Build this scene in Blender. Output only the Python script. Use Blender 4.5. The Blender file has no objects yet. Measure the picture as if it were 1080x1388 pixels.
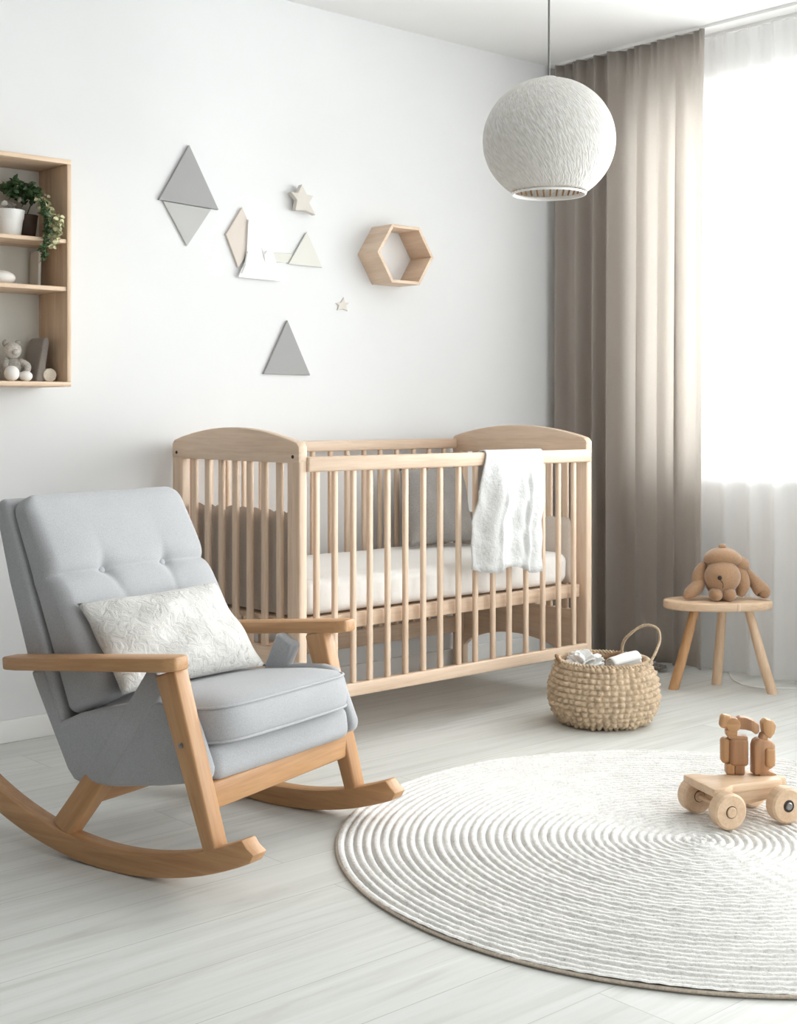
import bpy, bmesh, math, random
from mathutils import Vector, Matrix, Euler, noise
random.seed(7)
sc = bpy.context.scene
COL = sc.collection
PI = math.pi
R = math.radians

# ------------------------------------------------------------------ helpers
def lin(r, g, b):
    def f(c):
        c /= 255.0
        return c / 12.92 if c <= 0.04045 else ((c + 0.055) / 1.055) ** 2.4
    return (f(r), f(g), f(b), 1.0)

def empty(name, loc=(0, 0, 0), rz=0.0):
    o = bpy.data.objects.new(name, None)
    o.empty_display_size = 0.1
    o.location = loc
    o.rotation_euler = (0, 0, rz)
    COL.objects.link(o)
    return o

def tag(o, label, cat, group=None):
    o['label'] = label
    o['category'] = cat
    if group:
        o['group'] = group
    return o

def struct(o):
    o['kind'] = 'structure'
    return o

def link(name, me, mat, parent=None, loc=(0, 0, 0), rot=(0, 0, 0), smooth=False, mw=None):
    o = bpy.data.objects.new(name, me)
    COL.objects.link(o)
    if mat:
        me.materials.append(mat)
    if parent:
        o.parent = parent
    if mw is not None:
        o.matrix_local = mw
    else:
        o.location = loc
        o.rotation_euler = rot
    if smooth:
        for p in me.polygons:
            p.use_smooth = True
    return o

def from_bm(name, bm, mat, parent=None, smooth=False, **k):
    bmesh.ops.recalc_face_normals(bm, faces=bm.faces[:])
    me = bpy.data.meshes.new(name)
    bm.to_mesh(me)
    bm.free()
    return link(name, me, mat, parent, smooth=smooth, **k)

def from_data(name, vs, fs, mat, parent=None, smooth=True, **k):
    bm = bmesh.new()
    bv = [bm.verts.new(v) for v in vs]
    for f in fs:
        try:
            bm.faces.new([bv[i] for i in f])
        except ValueError:
            pass
    return from_bm(name, bm, mat, parent, smooth, **k)

def auto_smooth(o, ang=35):
    me = o.data
    bm = bmesh.new()
    bm.from_mesh(me)
    for f in bm.faces:
        f.smooth = True
    for e in bm.edges:
        if len(e.link_faces) == 2 and e.calc_face_angle(0) > R(ang):
            e.smooth = False
    bm.to_mesh(me)
    bm.free()

def box(name, lo, hi, mat, parent=None, bevel=0.0, seg=2, **k):
    bm = bmesh.new()
    bmesh.ops.create_cube(bm, size=1)
    c = [(lo[i] + hi[i]) / 2 for i in range(3)]
    s = [hi[i] - lo[i] for i in range(3)]
    for v in bm.verts:
        v.co = Vector((v.co.x * s[0], v.co.y * s[1], v.co.z * s[2]))
    if bevel > 0:
        bmesh.ops.bevel(bm, geom=bm.edges[:], offset=bevel, segments=seg, profile=0.5, affect='EDGES')
    k.setdefault('loc', c)
    o = from_bm(name, bm, mat, parent, **k)
    if bevel > 0:
        auto_smooth(o, 50)
    return o

def beam(name, p0, p1, w, h, mat, parent=None, bevel=0.004, hint=(0, 1, 0), w2=None, h2=None, seg=2):
    """bar whose local Z runs p0->p1; w along the axis perpendicular to hint, h along hint"""
    p0, p1 = Vector(p0), Vector(p1)
    z = (p1 - p0)
    L = z.length
    z.normalize()
    y = Vector(hint) - z * z.dot(Vector(hint))
    y.normalize()
    x = y.cross(z)
    bm = bmesh.new()
    bmesh.ops.create_cube(bm, size=1)
    for v in bm.verts:
        t = v.co.z + 0.5
        ww = w + ((w2 if w2 else w) - w) * t
        hh = h + ((h2 if h2 else h) - h) * t
        v.co = Vector((v.co.x * ww, v.co.y * hh, v.co.z * L))
    if bevel > 0:
        bmesh.ops.bevel(bm, geom=bm.edges[:], offset=bevel, segments=seg, profile=0.5, affect='EDGES')
    m = Matrix((x, y, z)).transposed().to_4x4()
    m.translation = (p0 + p1) / 2
    o = from_bm(name, bm, mat, parent, mw=m)
    if bevel > 0:
        auto_smooth(o, 50)
    return o

def prism(name, pts, a, b, mat, parent=None, plane='XZ', bevel=0.0, seg=2, ang=35, **k):
    """polygon pts in the plane, from a to b along the third axis"""
    def P(p, t):
        if plane == 'XZ':
            return (p[0], t, p[1])
        if plane == 'YZ':
            return (t, p[0], p[1])
        return (p[0], p[1], t)
    bm = bmesh.new()
    A = [bm.verts.new(P(p, a)) for p in pts]
    Bv = [bm.verts.new(P(p, b)) for p in pts]
    n = len(pts)
    fa = bm.faces.new(A)
    fb = bm.faces.new(Bv[::-1])
    for i in range(n):
        bm.faces.new((A[i], Bv[i], Bv[(i + 1) % n], A[(i + 1) % n]))
    bmesh.ops.recalc_face_normals(bm, faces=bm.faces[:])
    if bevel > 0:
        es = [e for e in bm.edges if e.calc_face_angle(0) > R(30)]
        bmesh.ops.bevel(bm, geom=es, offset=bevel, segments=seg, profile=0.5, affect='EDGES', clamp_overlap=True)
    o = from_bm(name, bm, mat, parent, **k)
    auto_smooth(o, ang)
    return o

def roundbox(name, dims, r, n, mat, parent=None, fn=None, **k):
    """box with rounded edges, grid-subdivided, optional fn(co)->co"""
    hx, hy, hz = [d / 2 for d in dims]
    H = (hx, hy, hz)
    bm = bmesh.new()
    cache = {}
    def vert(p):
        key = tuple(round(c, 6) for c in p)
        if key in cache:
            return cache[key]
        q = Vector([max(-(H[i] - r), min(H[i] - r, p[i])) for i in range(3)])
        d = Vector(p) - q
        if d.length > 1e-9:
            d = d.normalized() * r
        co = q + d
        if fn:
            co = Vector(fn(co))
        cache[key] = bm.verts.new(co)
        return cache[key]
    def axis(i):
        h = H[i]
        m = max(2, n[i])
        inner = [-(h - r) + 2 * (h - r) * j / m for j in range(m + 1)]
        e = [r * (1 - t) for t in (1.0, 0.62, 0.3)]
        lo = [-h + r * t for t in (0, 0.4, 0.75)]
        return lo + inner + [-v for v in reversed(lo)]
    ax = [axis(i) for i in range(3)]
    for i in range(3):
        j, l = (i + 1) % 3, (i + 2) % 3
        for s in (-1, 1):
            g = []
            for u in ax[j]:
                row = []
                for w in ax[l]:
                    p = [0, 0, 0]
                    p[i] = s * H[i]
                    p[j] = u
                    p[l] = w
                    row.append(vert(p))
                g.append(row)
            for x in range(len(g) - 1):
                for y in range(len(g[0]) - 1):
                    f = [g[x][y], g[x + 1][y], g[x + 1][y + 1], g[x][y + 1]]
                    if len(set(f)) == 4:
                        try:
                            bm.faces.new(f)
                        except ValueError:
                            pass
    return from_bm(name, bm, mat, parent, smooth=True, **k)

def lathe(name, prof, mat, parent=None, n=48, close=True, smooth=True, **k):
    vs, fs = [], []
    for (r, z) in prof:
        for i in range(n):
            a = 2 * PI * i / n
            vs.append((r * math.cos(a), r * math.sin(a), z))
    m = len(prof)
    for j in range(m - 1):
        for i in range(n):
            fs.append((j * n + i, j * n + (i + 1) % n, (j + 1) * n + (i + 1) % n, (j + 1) * n + i))
    if close:
        fs.append(tuple(range(n))[::-1])
        fs.append(tuple((m - 1) * n + i for i in range(n)))
    o = from_data(name, vs, fs, mat, parent, smooth, **k)
    auto_smooth(o, 40)
    return o

def catmull(pts, sub=6, closed=False):
    P = [Vector(p) for p in pts]
    out = []
    n = len(P)
    rng = range(n) if closed else range(n - 1)
    for i in rng:
        p1, p2 = P[i], P[(i + 1) % n]
        p0 = P[(i - 1) % n] if (closed or i > 0) else p1 * 2 - p2
        p3 = P[(i + 2) % n] if (closed or i + 2 < n) else p2 * 2 - p1
        for s in range(sub):
            t = s / sub
            out.append(0.5 * ((2 * p1) + (-p0 + p2) * t + (2 * p0 - 5 * p1 + 4 * p2 - p3) * t * t + (-p0 + 3 * p1 - 3 * p2 + p3) * t ** 3))
    if not closed:
        out.append(P[-1].copy())
    return out

def tube(name, pts, rad, mat, parent=None, sub=6, n=12, closed=False, flat=1.0, flat_dir=None, **k):
    """swept tube; rad number or list per control point (smoothed)"""
    if not isinstance(rad, (list, tuple)):
        rad = [rad] * len(pts)
    q = catmull([(p[0], p[1], p[2]) for p in pts], sub, closed)
    rr = [v.x for v in catmull([(x, 0, 0) for x in rad], sub, closed)]
    vs, fs = [], []
    m = len(q)
    up = Vector(flat_dir) if flat_dir else Vector((0.13, 0.21, 0.97))
    for i in range(m):
        if closed:
            t = q[(i + 1) % m] - q[i - 1]
        else:
            t = q[min(i + 1, m - 1)] - q[max(i - 1, 0)]
        t.normalize()
        a = up - t * up.dot(t)
        if a.length < 1e-4:
            a = Vector((1, 0, 0)) - t * t.x
        a.normalize()
        b = t.cross(a)
        if not flat_dir:
            up = a
        for j in range(n):
            th = 2 * PI * j / n
            vs.append(q[i] + a * (math.cos(th) * rr[i] * flat) + b * (math.sin(th) * rr[i]))
    for i in range(m if closed else m - 1):
        for j in range(n):
            fs.append((i * n + j, i * n + (j + 1) % n, ((i + 1) % m) * n + (j + 1) % n, ((i + 1) % m) * n + j))
    if not closed:
        fs.append(tuple(range(n))[::-1])
        fs.append(tuple((m - 1) * n + j for j in range(n)))
    return from_data(name, vs, fs, mat, parent, True, **k)

def ellipsoid(name, c, r, mat, parent=None, rot=(0, 0, 0), seg=28, fn=None):
    bm = bmesh.new()
    bmesh.ops.create_uvsphere(bm, u_segments=seg, v_segments=seg * 2 // 3, radius=1)
    for v in bm.verts:
        co = Vector((v.co.x * r[0], v.co.y * r[1], v.co.z * r[2]))
        v.co = Vector(fn(co)) if fn else co
    return from_bm(name, bm, mat, parent, smooth=True, loc=c, rot=rot)

def pillow(name, c4, T, mat, parent=None, n=28, pinch=0.05, wob=0.004, seed=1):
    """c4: TL,TR,BR,BL corners; T half thickness"""
    rnd = random.Random(seed)
    ph = [rnd.uniform(0, 6.28) for _ in range(8)]
    TL, TR, BR, BL = [Vector(c) for c in c4]
    N = (TR - TL).cross(TL - BL)
    N.normalize()
    vs, fs = [], []
    idx = {}
    for side in (1, -1):
        for i in range(n + 1):
            for j in range(n + 1):
                u, v = i / n, j / n
                a, b = 2 * u - 1, 2 * v - 1
                if side == -1 and (i in (0, n) or j in (0, n)):
                    idx[(side, i, j)] = idx[(1, i, j)]
                    continue
                uu = u + (0.5 - u) * pinch * (1 - b * b)
                vv = v + (0.5 - v) * pinch * 1.6 * (1 - a * a)
                p = (BL * (1 - uu) + BR * uu) * (1 - vv) + (TL * (1 - uu) + TR * uu) * vv
                h = T * (max(0, (1 - abs(a) ** 2.6)) * max(0, (1 - abs(b) ** 2.6))) ** 0.55
                h += wob * (math.sin(7 * u + ph[0] + 3 * v) + math.sin(11 * v + ph[1] - 5 * u) + math.sin(17 * u + ph[2]) * math.sin(13 * v + ph[3])) * min(1, h / T * 1.5)
                p = p + N * h * side
                idx[(side, i, j)] = len(vs)
                vs.append(p)
    for side in (1, -1):
        for i in range(n):
            for j in range(n):
                fs.append((idx[(side, i, j)], idx[(side, i + 1, j)], idx[(side, i + 1, j + 1)], idx[(side, i, j + 1)]))
    return from_data(name, vs, fs, mat, parent, True)

def ssq(a, b, e, N):
    """superellipse plan"""
    out = []
    for i in range(N):
        t = 2 * PI * i / N
        c, s = math.cos(t), math.sin(t)
        out.append((a * math.copysign(abs(c) ** (2 / e), c), b * math.copysign(abs(s) ** (2 / e), s)))
    return out

# ------------------------------------------------------------------ materials
def new_mat(name):
    m = bpy.data.materials.new(name)
    m.use_nodes = True
    nt = m.node_tree
    return m, nt, nt.nodes['Principled BSDF'], nt.nodes['Material Output']

def nd(nt, t, **k):
    n = nt.nodes.new(t)
    for a, b in k.items():
        setattr(n, a, b)
    return n

def ramp(nt, stops):
    r = nd(nt, 'ShaderNodeValToRGB')
    el = r.color_ramp.elements
    while len(el) < len(stops):
        el.new(0.5)
    for e, (p, c) in zip(el, stops):
        e.position = p
        e.color = c
    return r

def mat_plain(name, col, rough=0.6, noise=0.0, scale=8, bump=0.0, bscale=200, metal=0.0, sheen=0.0):
    m, nt, b, out = new_mat(name)
    b.inputs['Roughness'].default_value = rough
    b.inputs['Metallic'].default_value = metal
    if sheen:
        b.inputs['Sheen Weight'].default_value = sheen
        b.inputs['Sheen Roughness'].default_value = 0.5
    tc = nd(nt, 'ShaderNodeTexCoord')
    n = nd(nt, 'ShaderNodeTexNoise')
    n.inputs['Scale'].default_value = scale
    n.inputs['Detail'].default_value = 4
    nt.links.new(tc.outputs['Object'], n.inputs['Vector'])
    c0 = tuple(max(0, x * (1 - noise)) for x in col[:3]) + (1,)
    c1 = tuple(min(1, x * (1 + noise)) for x in col[:3]) + (1,)
    r = ramp(nt, [(0.3, c0), (0.7, c1)])
    nt.links.new(n.outputs['Fac'], r.inputs['Fac'])
    nt.links.new(r.outputs['Color'], b.inputs['Base Color'])
    if bump:
        n2 = nd(nt, 'ShaderNodeTexNoise')
        n2.inputs['Scale'].default_value = bscale
        n2.inputs['Detail'].default_value = 3
        nt.links.new(tc.outputs['Object'], n2.inputs['Vector'])
        bp = nd(nt, 'ShaderNodeBump')
        bp.inputs['Strength'].default_value = bump
        bp.inputs['Distance'].default_value = 0.004
        nt.links.new(n2.outputs['Fac'], bp.inputs['Height'])
        nt.links.new(bp.outputs['Normal'], b.inputs['Normal'])
    return m

def mat_wood(name, light, dark, axis='Z', rough=0.45, scale=1.0, planks=None):
    m, nt, b, out = new_mat(name)
    tc = nd(nt, 'ShaderNodeTexCoord')
    oi = nd(nt, 'ShaderNodeObjectInfo')
    mul = nd(nt, 'ShaderNodeVectorMath', operation='MULTIPLY_ADD')
    comb = nd(nt, 'ShaderNodeCombineXYZ')
    for i in range(3):
        nt.links.new(oi.outputs['Random'], comb.inputs[i])
    mul.inputs[1].default_value = (13.0, 7.0, 19.0)
    nt.links.new(comb.outputs[0], mul.inputs[0])
    nt.links.new(tc.outputs['Object'], mul.inputs[2])
    mp = nd(nt, 'ShaderNodeMapping')
    s = {'X': (1.6, 26, 26), 'Y': (26, 1.6, 26), 'Z': (26, 26, 1.6)}[axis]
    mp.inputs['Scale'].default_value = tuple(v * scale for v in s)
    nt.links.new(mul.outputs[0], mp.inputs['Vector'])
    n = nd(nt, 'ShaderNodeTexNoise')
    n.inputs['Scale'].default_value = 1.0
    n.inputs['Detail'].default_value = 5
    n.inputs['Roughness'].default_value = 0.6
    n.inputs['Distortion'].default_value = 0.6
    nt.links.new(mp.outputs[0], n.inputs['Vector'])
    r = ramp(nt, [(0.28, dark), (0.62, light)])
    nt.links.new(n.outputs['Fac'], r.inputs['Fac'])
    n2 = nd(nt, 'ShaderNodeTexNoise')
    n2.inputs['Scale'].default_value = 6.0
    n2.inputs['Detail'].default_value = 2
    nt.links.new(mp.outputs[0], n2.inputs['Vector'])
    mix = nd(nt, 'ShaderNodeMixRGB', blend_type='MULTIPLY')
    mix.inputs['Fac'].default_value = 0.35
    r2 = ramp(nt, [(0.35, (0.78, 0.74, 0.7, 1)), (0.6, (1, 1, 1, 1))])
    nt.links.new(n2.outputs['Fac'], r2.inputs['Fac'])
    nt.links.new(r.outputs[0], mix.inputs[1])
    nt.links.new(r2.outputs[0], mix.inputs[2])
    nt.links.new(mix.outputs[0], b.inputs['Base Color'])
    b.inputs['Roughness'].default_value = rough
    bp = nd(nt, 'ShaderNodeBump')
    bp.inputs['Strength'].default_value = 0.08
    bp.inputs['Distance'].default_value = 0.002
    nt.links.new(n2.outputs['Fac'], bp.inputs['Height'])
    nt.links.new(bp.outputs['Normal'], b.inputs['Normal'])
    return m

def mat_fabric(name, col, var=0.12, scale=420, rough=0.9, bump=0.25, transl=0.0, big=0.05, sheen=0.25, tcol=None):
    m, nt, b, out = new_mat(name)
    b.inputs['Roughness'].default_value = rough
    b.inputs['Sheen Weight'].default_value = sheen
    tc = nd(nt, 'ShaderNodeTexCoord')
    n = nd(nt, 'ShaderNodeTexNoise')
    n.inputs['Scale'].default_value = scale
    n.inputs['Detail'].default_value = 3
    nt.links.new(tc.outputs['Object'], n.inputs['Vector'])
    nb = nd(nt, 'ShaderNodeTexNoise')
    nb.inputs['Scale'].default_value = 9
    nt.links.new(tc.outputs['Object'], nb.inputs['Vector'])
    r = ramp(nt, [(0.3, tuple(x * (1 - var) for x in col[:3]) + (1,)), (0.7, tuple(min(1, x * (1 + var)) for x in col[:3]) + (1,))])
    nt.links.new(n.outputs['Fac'], r.inputs['Fac'])
    mx = nd(nt, 'ShaderNodeMixRGB', blend_type='MULTIPLY')
    mx.inputs['Fac'].default_value = 1
    r2 = ramp(nt, [(0.3, (1 - big, 1 - big, 1 - big, 1)), (0.7, (1, 1, 1, 1))])
    nt.links.new(nb.outputs['Fac'], r2.inputs['Fac'])
    nt.links.new(r.outputs[0], mx.inputs[1])
    nt.links.new(r2.outputs[0], mx.inputs[2])
    nt.links.new(mx.outputs[0], b.inputs['Base Color'])
    bp = nd(nt, 'ShaderNodeBump')
    bp.inputs['Strength'].default_value = bump
    bp.inputs['Distance'].default_value = 0.002
    nt.links.new(n.outputs['Fac'], bp.inputs['Height'])
    nt.links.new(bp.outputs['Normal'], b.inputs['Normal'])
    if transl > 0:
        t = nd(nt, 'ShaderNodeBsdfTranslucent')
        if tcol:
            t.inputs['Color'].default_value = tcol
        else:
            nt.links.new(mx.outputs[0], t.inputs['Color'])
        ms = nd(nt, 'ShaderNodeMixShader')
        ms.inputs[0].default_value = transl
        nt.links.new(b.outputs[0], ms.inputs[1])
        nt.links.new(t.outputs[0], ms.inputs[2])
        nt.links.new(ms.outputs[0], out.inputs['Surface'])
    return m

def mat_crinkle(name, col, col2, scale=22, strength=0.6, transl=0.0, dist=0.5, lo=0.3):
    """crumpled velvet / muslin"""
    m, nt, b, out = new_mat(name)
    b.inputs['Roughness'].default_value = 0.75
    b.inputs['Sheen Weight'].default_value = 0.3
    tc = nd(nt, 'ShaderNodeTexCoord')
    n = nd(nt, 'ShaderNodeTexNoise')
    n.inputs['Scale'].default_value = scale
    n.inputs['Detail'].default_value = 6
    n.inputs['Roughness'].default_value = 0.62
    n.inputs['Distortion'].default_value = dist
    nt.links.new(tc.outputs['Object'], n.inputs['Vector'])
    r = ramp(nt, [(lo, col2), (lo + 0.13, col), (0.75, col)])
    nt.links.new(n.outputs['Fac'], r.inputs['Fac'])
    nt.links.new(r.outputs[0], b.inputs['Base Color'])
    bp = nd(nt, 'ShaderNodeBump')
    bp.inputs['Strength'].default_value = strength
    bp.inputs['Distance'].default_value = 0.012
    nt.links.new(n.outputs['Fac'], bp.inputs['Height'])
    nt.links.new(bp.outputs['Normal'], b.inputs['Normal'])
    if transl > 0:
        t = nd(nt, 'ShaderNodeBsdfTranslucent')
        nt.links.new(r.outputs[0], t.inputs['Color'])
        ms = nd(nt, 'ShaderNodeMixShader')
        ms.inputs[0].default_value = transl
        nt.links.new(b.outputs[0], ms.inputs[1])
        nt.links.new(t.outputs[0], ms.inputs[2])
        nt.links.new(ms.outputs[0], out.inputs['Surface'])
    return m

def mat_floor():
    m, nt, b, out = new_mat('floor_whitewashed_planks')
    tc = nd(nt, 'ShaderNodeTexCoord')
    br = nd(nt, 'ShaderNodeTexBrick')
    br.offset = 0.37
    br.inputs['Scale'].default_value = 1.0
    br.inputs['Brick Width'].default_value = 1.9
    br.inputs['Row Height'].default_value = 0.19
    br.inputs['Mortar Size'].default_value = 0.0012
    br.inputs['Mortar Smooth'].default_value = 0.1
    br.inputs['Bias'].default_value = 0.0
    br.inputs['Color1'].default_value = (0, 0, 0, 1)
    br.inputs['Color2'].default_value = (1, 1, 1, 1)
    br.inputs['Mortar'].default_value = (0.5, 0.5, 0.5, 1)
    nt.links.new(tc.outputs['Object'], br.inputs['Vector'])
    sep = nd(nt, 'ShaderNodeVectorMath', operation='MULTIPLY_ADD')
    sep.inputs[1].default_value = (9.0, 3.0, 5.0)
    nt.links.new(br.outputs['Color'], sep.inputs[0])
    nt.links.new(tc.outputs['Object'], sep.inputs[2])
    mp = nd(nt, 'ShaderNodeMapping')
    mp.inputs['Scale'].default_value = (0.9, 14, 1)
    nt.links.new(sep.outputs[0], mp.inputs['Vector'])
    n = nd(nt, 'ShaderNodeTexNoise')
    n.inputs['Scale'].default_value = 1.6
    n.inputs['Detail'].default_value = 7
    n.inputs['Roughness'].default_value = 0.62
    n.inputs['Distortion'].default_value = 0.9
    nt.links.new(mp.outputs[0], n.inputs['Vector'])
    r = ramp(nt, [(0.28, lin(200, 200, 195)), (0.48, lin(216, 217, 213)), (0.72, lin(225, 226, 223))])
    nt.links.new(n.outputs['Fac'], r.inputs['Fac'])
    mx = nd(nt, 'ShaderNodeMixRGB', blend_type='MULTIPLY')
    mx.inputs['Fac'].default_value = 0.10
    nt.links.new(r.outputs[0], mx.inputs[1])
    nt.links.new(br.outputs['Color'], mx.inputs[2])
    mx2 = nd(nt, 'ShaderNodeMixRGB', blend_type='MIX')
    mx2.inputs[2].default_value = lin(160, 160, 154)
    ml = nd(nt, 'ShaderNodeMath', operation='MULTIPLY')
    ml.inputs[1].default_value = 0.55
    nt.links.new(br.outputs['Fac'], ml.inputs[0])
    nt.links.new(ml.outputs[0], mx2.inputs[0])
    nt.links.new(mx.outputs[0], mx2.inputs[1])
    nt.links.new(mx2.outputs[0], b.inputs['Base Color'])
    b.inputs['Roughness'].default_value = 0.5
    b.inputs['Specular IOR Level'].default_value = 0.35
    bp = nd(nt, 'ShaderNodeBump')
    bp.inputs['Strength'].default_value = 0.05
    bp.inputs['Distance'].default_value = 0.002
    nt.links.new(n.outputs['Fac'], bp.inputs['Height'])
    nt.links.new(bp.outputs['Normal'], b.inputs['Normal'])
    return m

def mat_sheer():
    m, nt, b, out = new_mat('sheer_white_voile')
    nt.nodes.remove(b)
    tr = nd(nt, 'ShaderNodeBsdfTransparent')
    tl = nd(nt, 'ShaderNodeBsdfTranslucent')
    df = nd(nt, 'ShaderNodeBsdfDiffuse')
    tl.inputs['Color'].default_value = (0.97, 0.975, 0.98, 1)
    df.inputs['Color'].default_value = (0.97, 0.975, 0.98, 1)
    m1 = nd(nt, 'ShaderNodeMixShader')
    m1.inputs[0].default_value = 0.5
    nt.links.new(tl.outputs[0], m1.inputs[1])
    nt.links.new(df.outputs[0], m1.inputs[2])
    m2 = nd(nt, 'ShaderNodeMixShader')
    m2.inputs[0].default_value = 0.58
    nt.links.new(tr.outputs[0], m2.inputs[1])
    nt.links.new(m1.outputs[0], m2.inputs[2])
    nt.links.new(m2.outputs[0], out.inputs['Surface'])
    return m

def mat_glass():
    m, nt, b, out = new_mat('window_glass')
    nt.nodes.remove(b)
    tr = nd(nt, 'ShaderNodeBsdfTransparent')
    tr.inputs['Color'].default_value = (0.97, 0.98, 0.98, 1)
    gl = nd(nt, 'ShaderNodeBsdfGlossy')
    gl.inputs['Roughness'].default_value = 0.02
    m2 = nd(nt, 'ShaderNodeMixShader')
    m2.inputs[0].default_value = 0.06
    nt.links.new(tr.outputs[0], m2.inputs[1])
    nt.links.new(gl.outputs[0], m2.inputs[2])
    nt.links.new(m2.outputs[0], out.inputs['Surface'])
    return m

def mat_shade():
    """woven paper globe: slanted little strands"""
    m, nt, b, out = new_mat('white_woven_paper')
    b.inputs['Roughness'].default_value = 0.55
    b.inputs['Base Color'].default_value = lin(236, 234, 230)
    tc = nd(nt, 'ShaderNodeTexCoord')
    uv = nd(nt, 'ShaderNodeUVMap')
    mp0 = nd(nt, 'ShaderNodeMapping')
    mp0.inputs['Scale'].default_value = (1.29, 0.55, 1)
    mp0.inputs['Rotation'].default_value = (0, 0, R(-24))
    nt.links.new(tc.outputs['UV'], mp0.inputs['Vector'])
    mp = nd(nt, 'ShaderNodeMapping')
    mp.inputs['Scale'].default_value = (150, 34, 1)
    nt.links.new(mp0.outputs[0], mp.inputs['Vector'])
    n = nd(nt, 'ShaderNodeTexNoise')
    n.inputs['Scale'].default_value = 1.0
    n.inputs['Detail'].default_value = 2
    n.inputs['Distortion'].default_value = 0.5
    nt.links.new(mp.outputs[0], n.inputs['Vector'])
    bp = nd(nt, 'ShaderNodeBump')
    bp.inputs['Strength'].default_value = 0.55
    bp.inputs['Distance'].default_value = 0.012
    nt.links.new(n.outputs['Fac'], bp.inputs['Height'])
    nt.links.new(bp.outputs['Normal'], b.inputs['Normal'])
    r = ramp(nt, [(0.36, lin(222, 219, 214)), (0.5, lin(232, 230, 226)), (0.72, lin(246, 245, 243))])
    nt.links.new(n.outputs['Fac'], r.inputs['Fac'])
    nt.links.new(r.outputs[0], b.inputs['Base Color'])
    t = nd(nt, 'ShaderNodeBsdfTranslucent')
    nt.links.new(r.outputs[0], t.inputs['Color'])
    ms = nd(nt, 'ShaderNodeMixShader')
    ms.inputs[0].default_value = 0.3
    nt.links.new(b.outputs[0], ms.inputs[1])
    nt.links.new(t.outputs[0], ms.inputs[2])
    nt.links.new(ms.outputs[0], out.inputs['Surface'])
    return m

def mat_rug():
    m, nt, b, out = new_mat('braided_white_rug')
    b.inputs['Roughness'].default_value = 0.9
    tc = nd(nt, 'ShaderNodeTexCoord')
    n = nd(nt, 'ShaderNodeTexNoise')
    n.inputs['Scale'].default_value = 130
    n.inputs['Detail'].default_value = 4
    n.inputs['Roughness'].default_value = 0.7
    nt.links.new(tc.outputs['Object'], n.inputs['Vector'])
    r = ramp(nt, [(0.28, lin(200, 197, 192)), (0.43, lin(235, 233, 229)), (0.7, lin(246, 245, 243))])
    nt.links.new(n.outputs['Fac'], r.inputs['Fac'])
    nb = nd(nt, 'ShaderNodeTexNoise')
    nb.inputs['Scale'].default_value = 14
    nb.inputs['Detail'].default_value = 3
    nt.links.new(tc.outputs['Object'], nb.inputs['Vector'])
    r2 = ramp(nt, [(0.3, (0.88, 0.88, 0.88, 1)), (0.65, (1, 1, 1, 1))])
    nt.links.new(nb.outputs['Fac'], r2.inputs['Fac'])
    mx = nd(nt, 'ShaderNodeMixRGB', blend_type='MULTIPLY')
    mx.inputs['Fac'].default_value = 1
    nt.links.new(r.outputs[0], mx.inputs[1])
    nt.links.new(r2.outputs[0], mx.inputs[2])
    nt.links.new(mx.outputs[0], b.inputs['Base Color'])
    bp = nd(nt, 'ShaderNodeBump')
    bp.inputs['Strength'].default_value = 0.5
    bp.inputs['Distance'].default_value = 0.008
    nt.links.new(n.outputs['Fac'], bp.inputs['Height'])
    nt.links.new(bp.outputs['Normal'], b.inputs['Normal'])
    return m

M = {}
M['wall'] = mat_plain('white_wall_paint', lin(229, 230, 231), 0.85, 0.01, 3, 0.03, 300)
M['wall_bounce_cut'] = mat_plain('dark_bounce_cutting_wall', lin(92, 86, 80), 0.85, 0.02, 3)  # for the unseen left wall, coloured dark to cut bounce from that side
M['ceil'] = mat_plain('white_ceiling_paint', lin(236, 236, 236), 0.9, 0.01, 3)
M['trim'] = mat_plain('white_trim_paint', lin(238, 238, 237), 0.5, 0.01, 3)
M['floor'] = mat_floor()
CL, CD = lin(228, 205, 182), lin(210, 182, 156)
for a in 'XYZ':
    M['crib' + a] = mat_wood('pale_birch_' + a.lower(), CL, CD, a)
    M['oak' + a] = mat_wood('warm_beech_' + a.lower(), lin(198, 154, 110), lin(172, 126, 84), a)
    M['shelf' + a] = mat_wood('knotty_pine_' + a.lower(), lin(230, 206, 180), lin(200, 168, 138), a)
    M['toy' + a] = mat_wood('maple_toy_' + a.lower(), lin(222, 194, 164), lin(206, 174, 142), a)
    M['walnut' + a] = mat_wood('brown_toy_wood_' + a.lower(), lin(190, 146, 108), lin(150, 106, 72), a)
M['grey'] = mat_fabric('grey_upholstery', lin(174, 175, 178))
M['piping'] = mat_fabric('grey_piping', lin(178, 179, 182))
M['seam'] = mat_plain('dark_seam', lin(95, 96, 98), 0.9)
M['velvet'] = mat_crinkle('crushed_pale_velvet', lin(216, 214, 210), lin(166, 162, 156), 34, 0.8, dist=0.9, lo=0.27)
M['mattress'] = mat_crinkle('white_cotton_sheet', lin(244, 243, 241), lin(240, 239, 237), 9, 0.35)
M['linen_dark'] = mat_fabric('grey_linen_pillow', lin(158, 154, 150), 0.16, 300, big=0.12)
M['muslin'] = mat_crinkle('white_muslin', lin(220, 220, 219), lin(205, 205, 204), 40, 0.6, 0.1, dist=0.3)
M['towel'] = mat_fabric('white_terry', lin(240, 240, 238), 0.03, 220, bump=0.35, big=0.02)
M['bumper'] = mat_fabric('beige_linen_bumper', lin(190, 176, 163), 0.08, 260, big=0.08)
M['bumper_light'] = mat_fabric('cream_linen_bumper', lin(216, 206, 196), 0.06, 260)
M['drape'] = mat_fabric('taupe_linen_drape', lin(176, 167, 160), 0.09, 330, bump=0.15, transl=0.42, big=0.04, sheen=0.1, tcol=lin(238, 235, 230))
M['sheer'] = mat_sheer()
M['glass'] = mat_glass()
M['shade'] = mat_shade()
M['rug'] = mat_rug()
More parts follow.
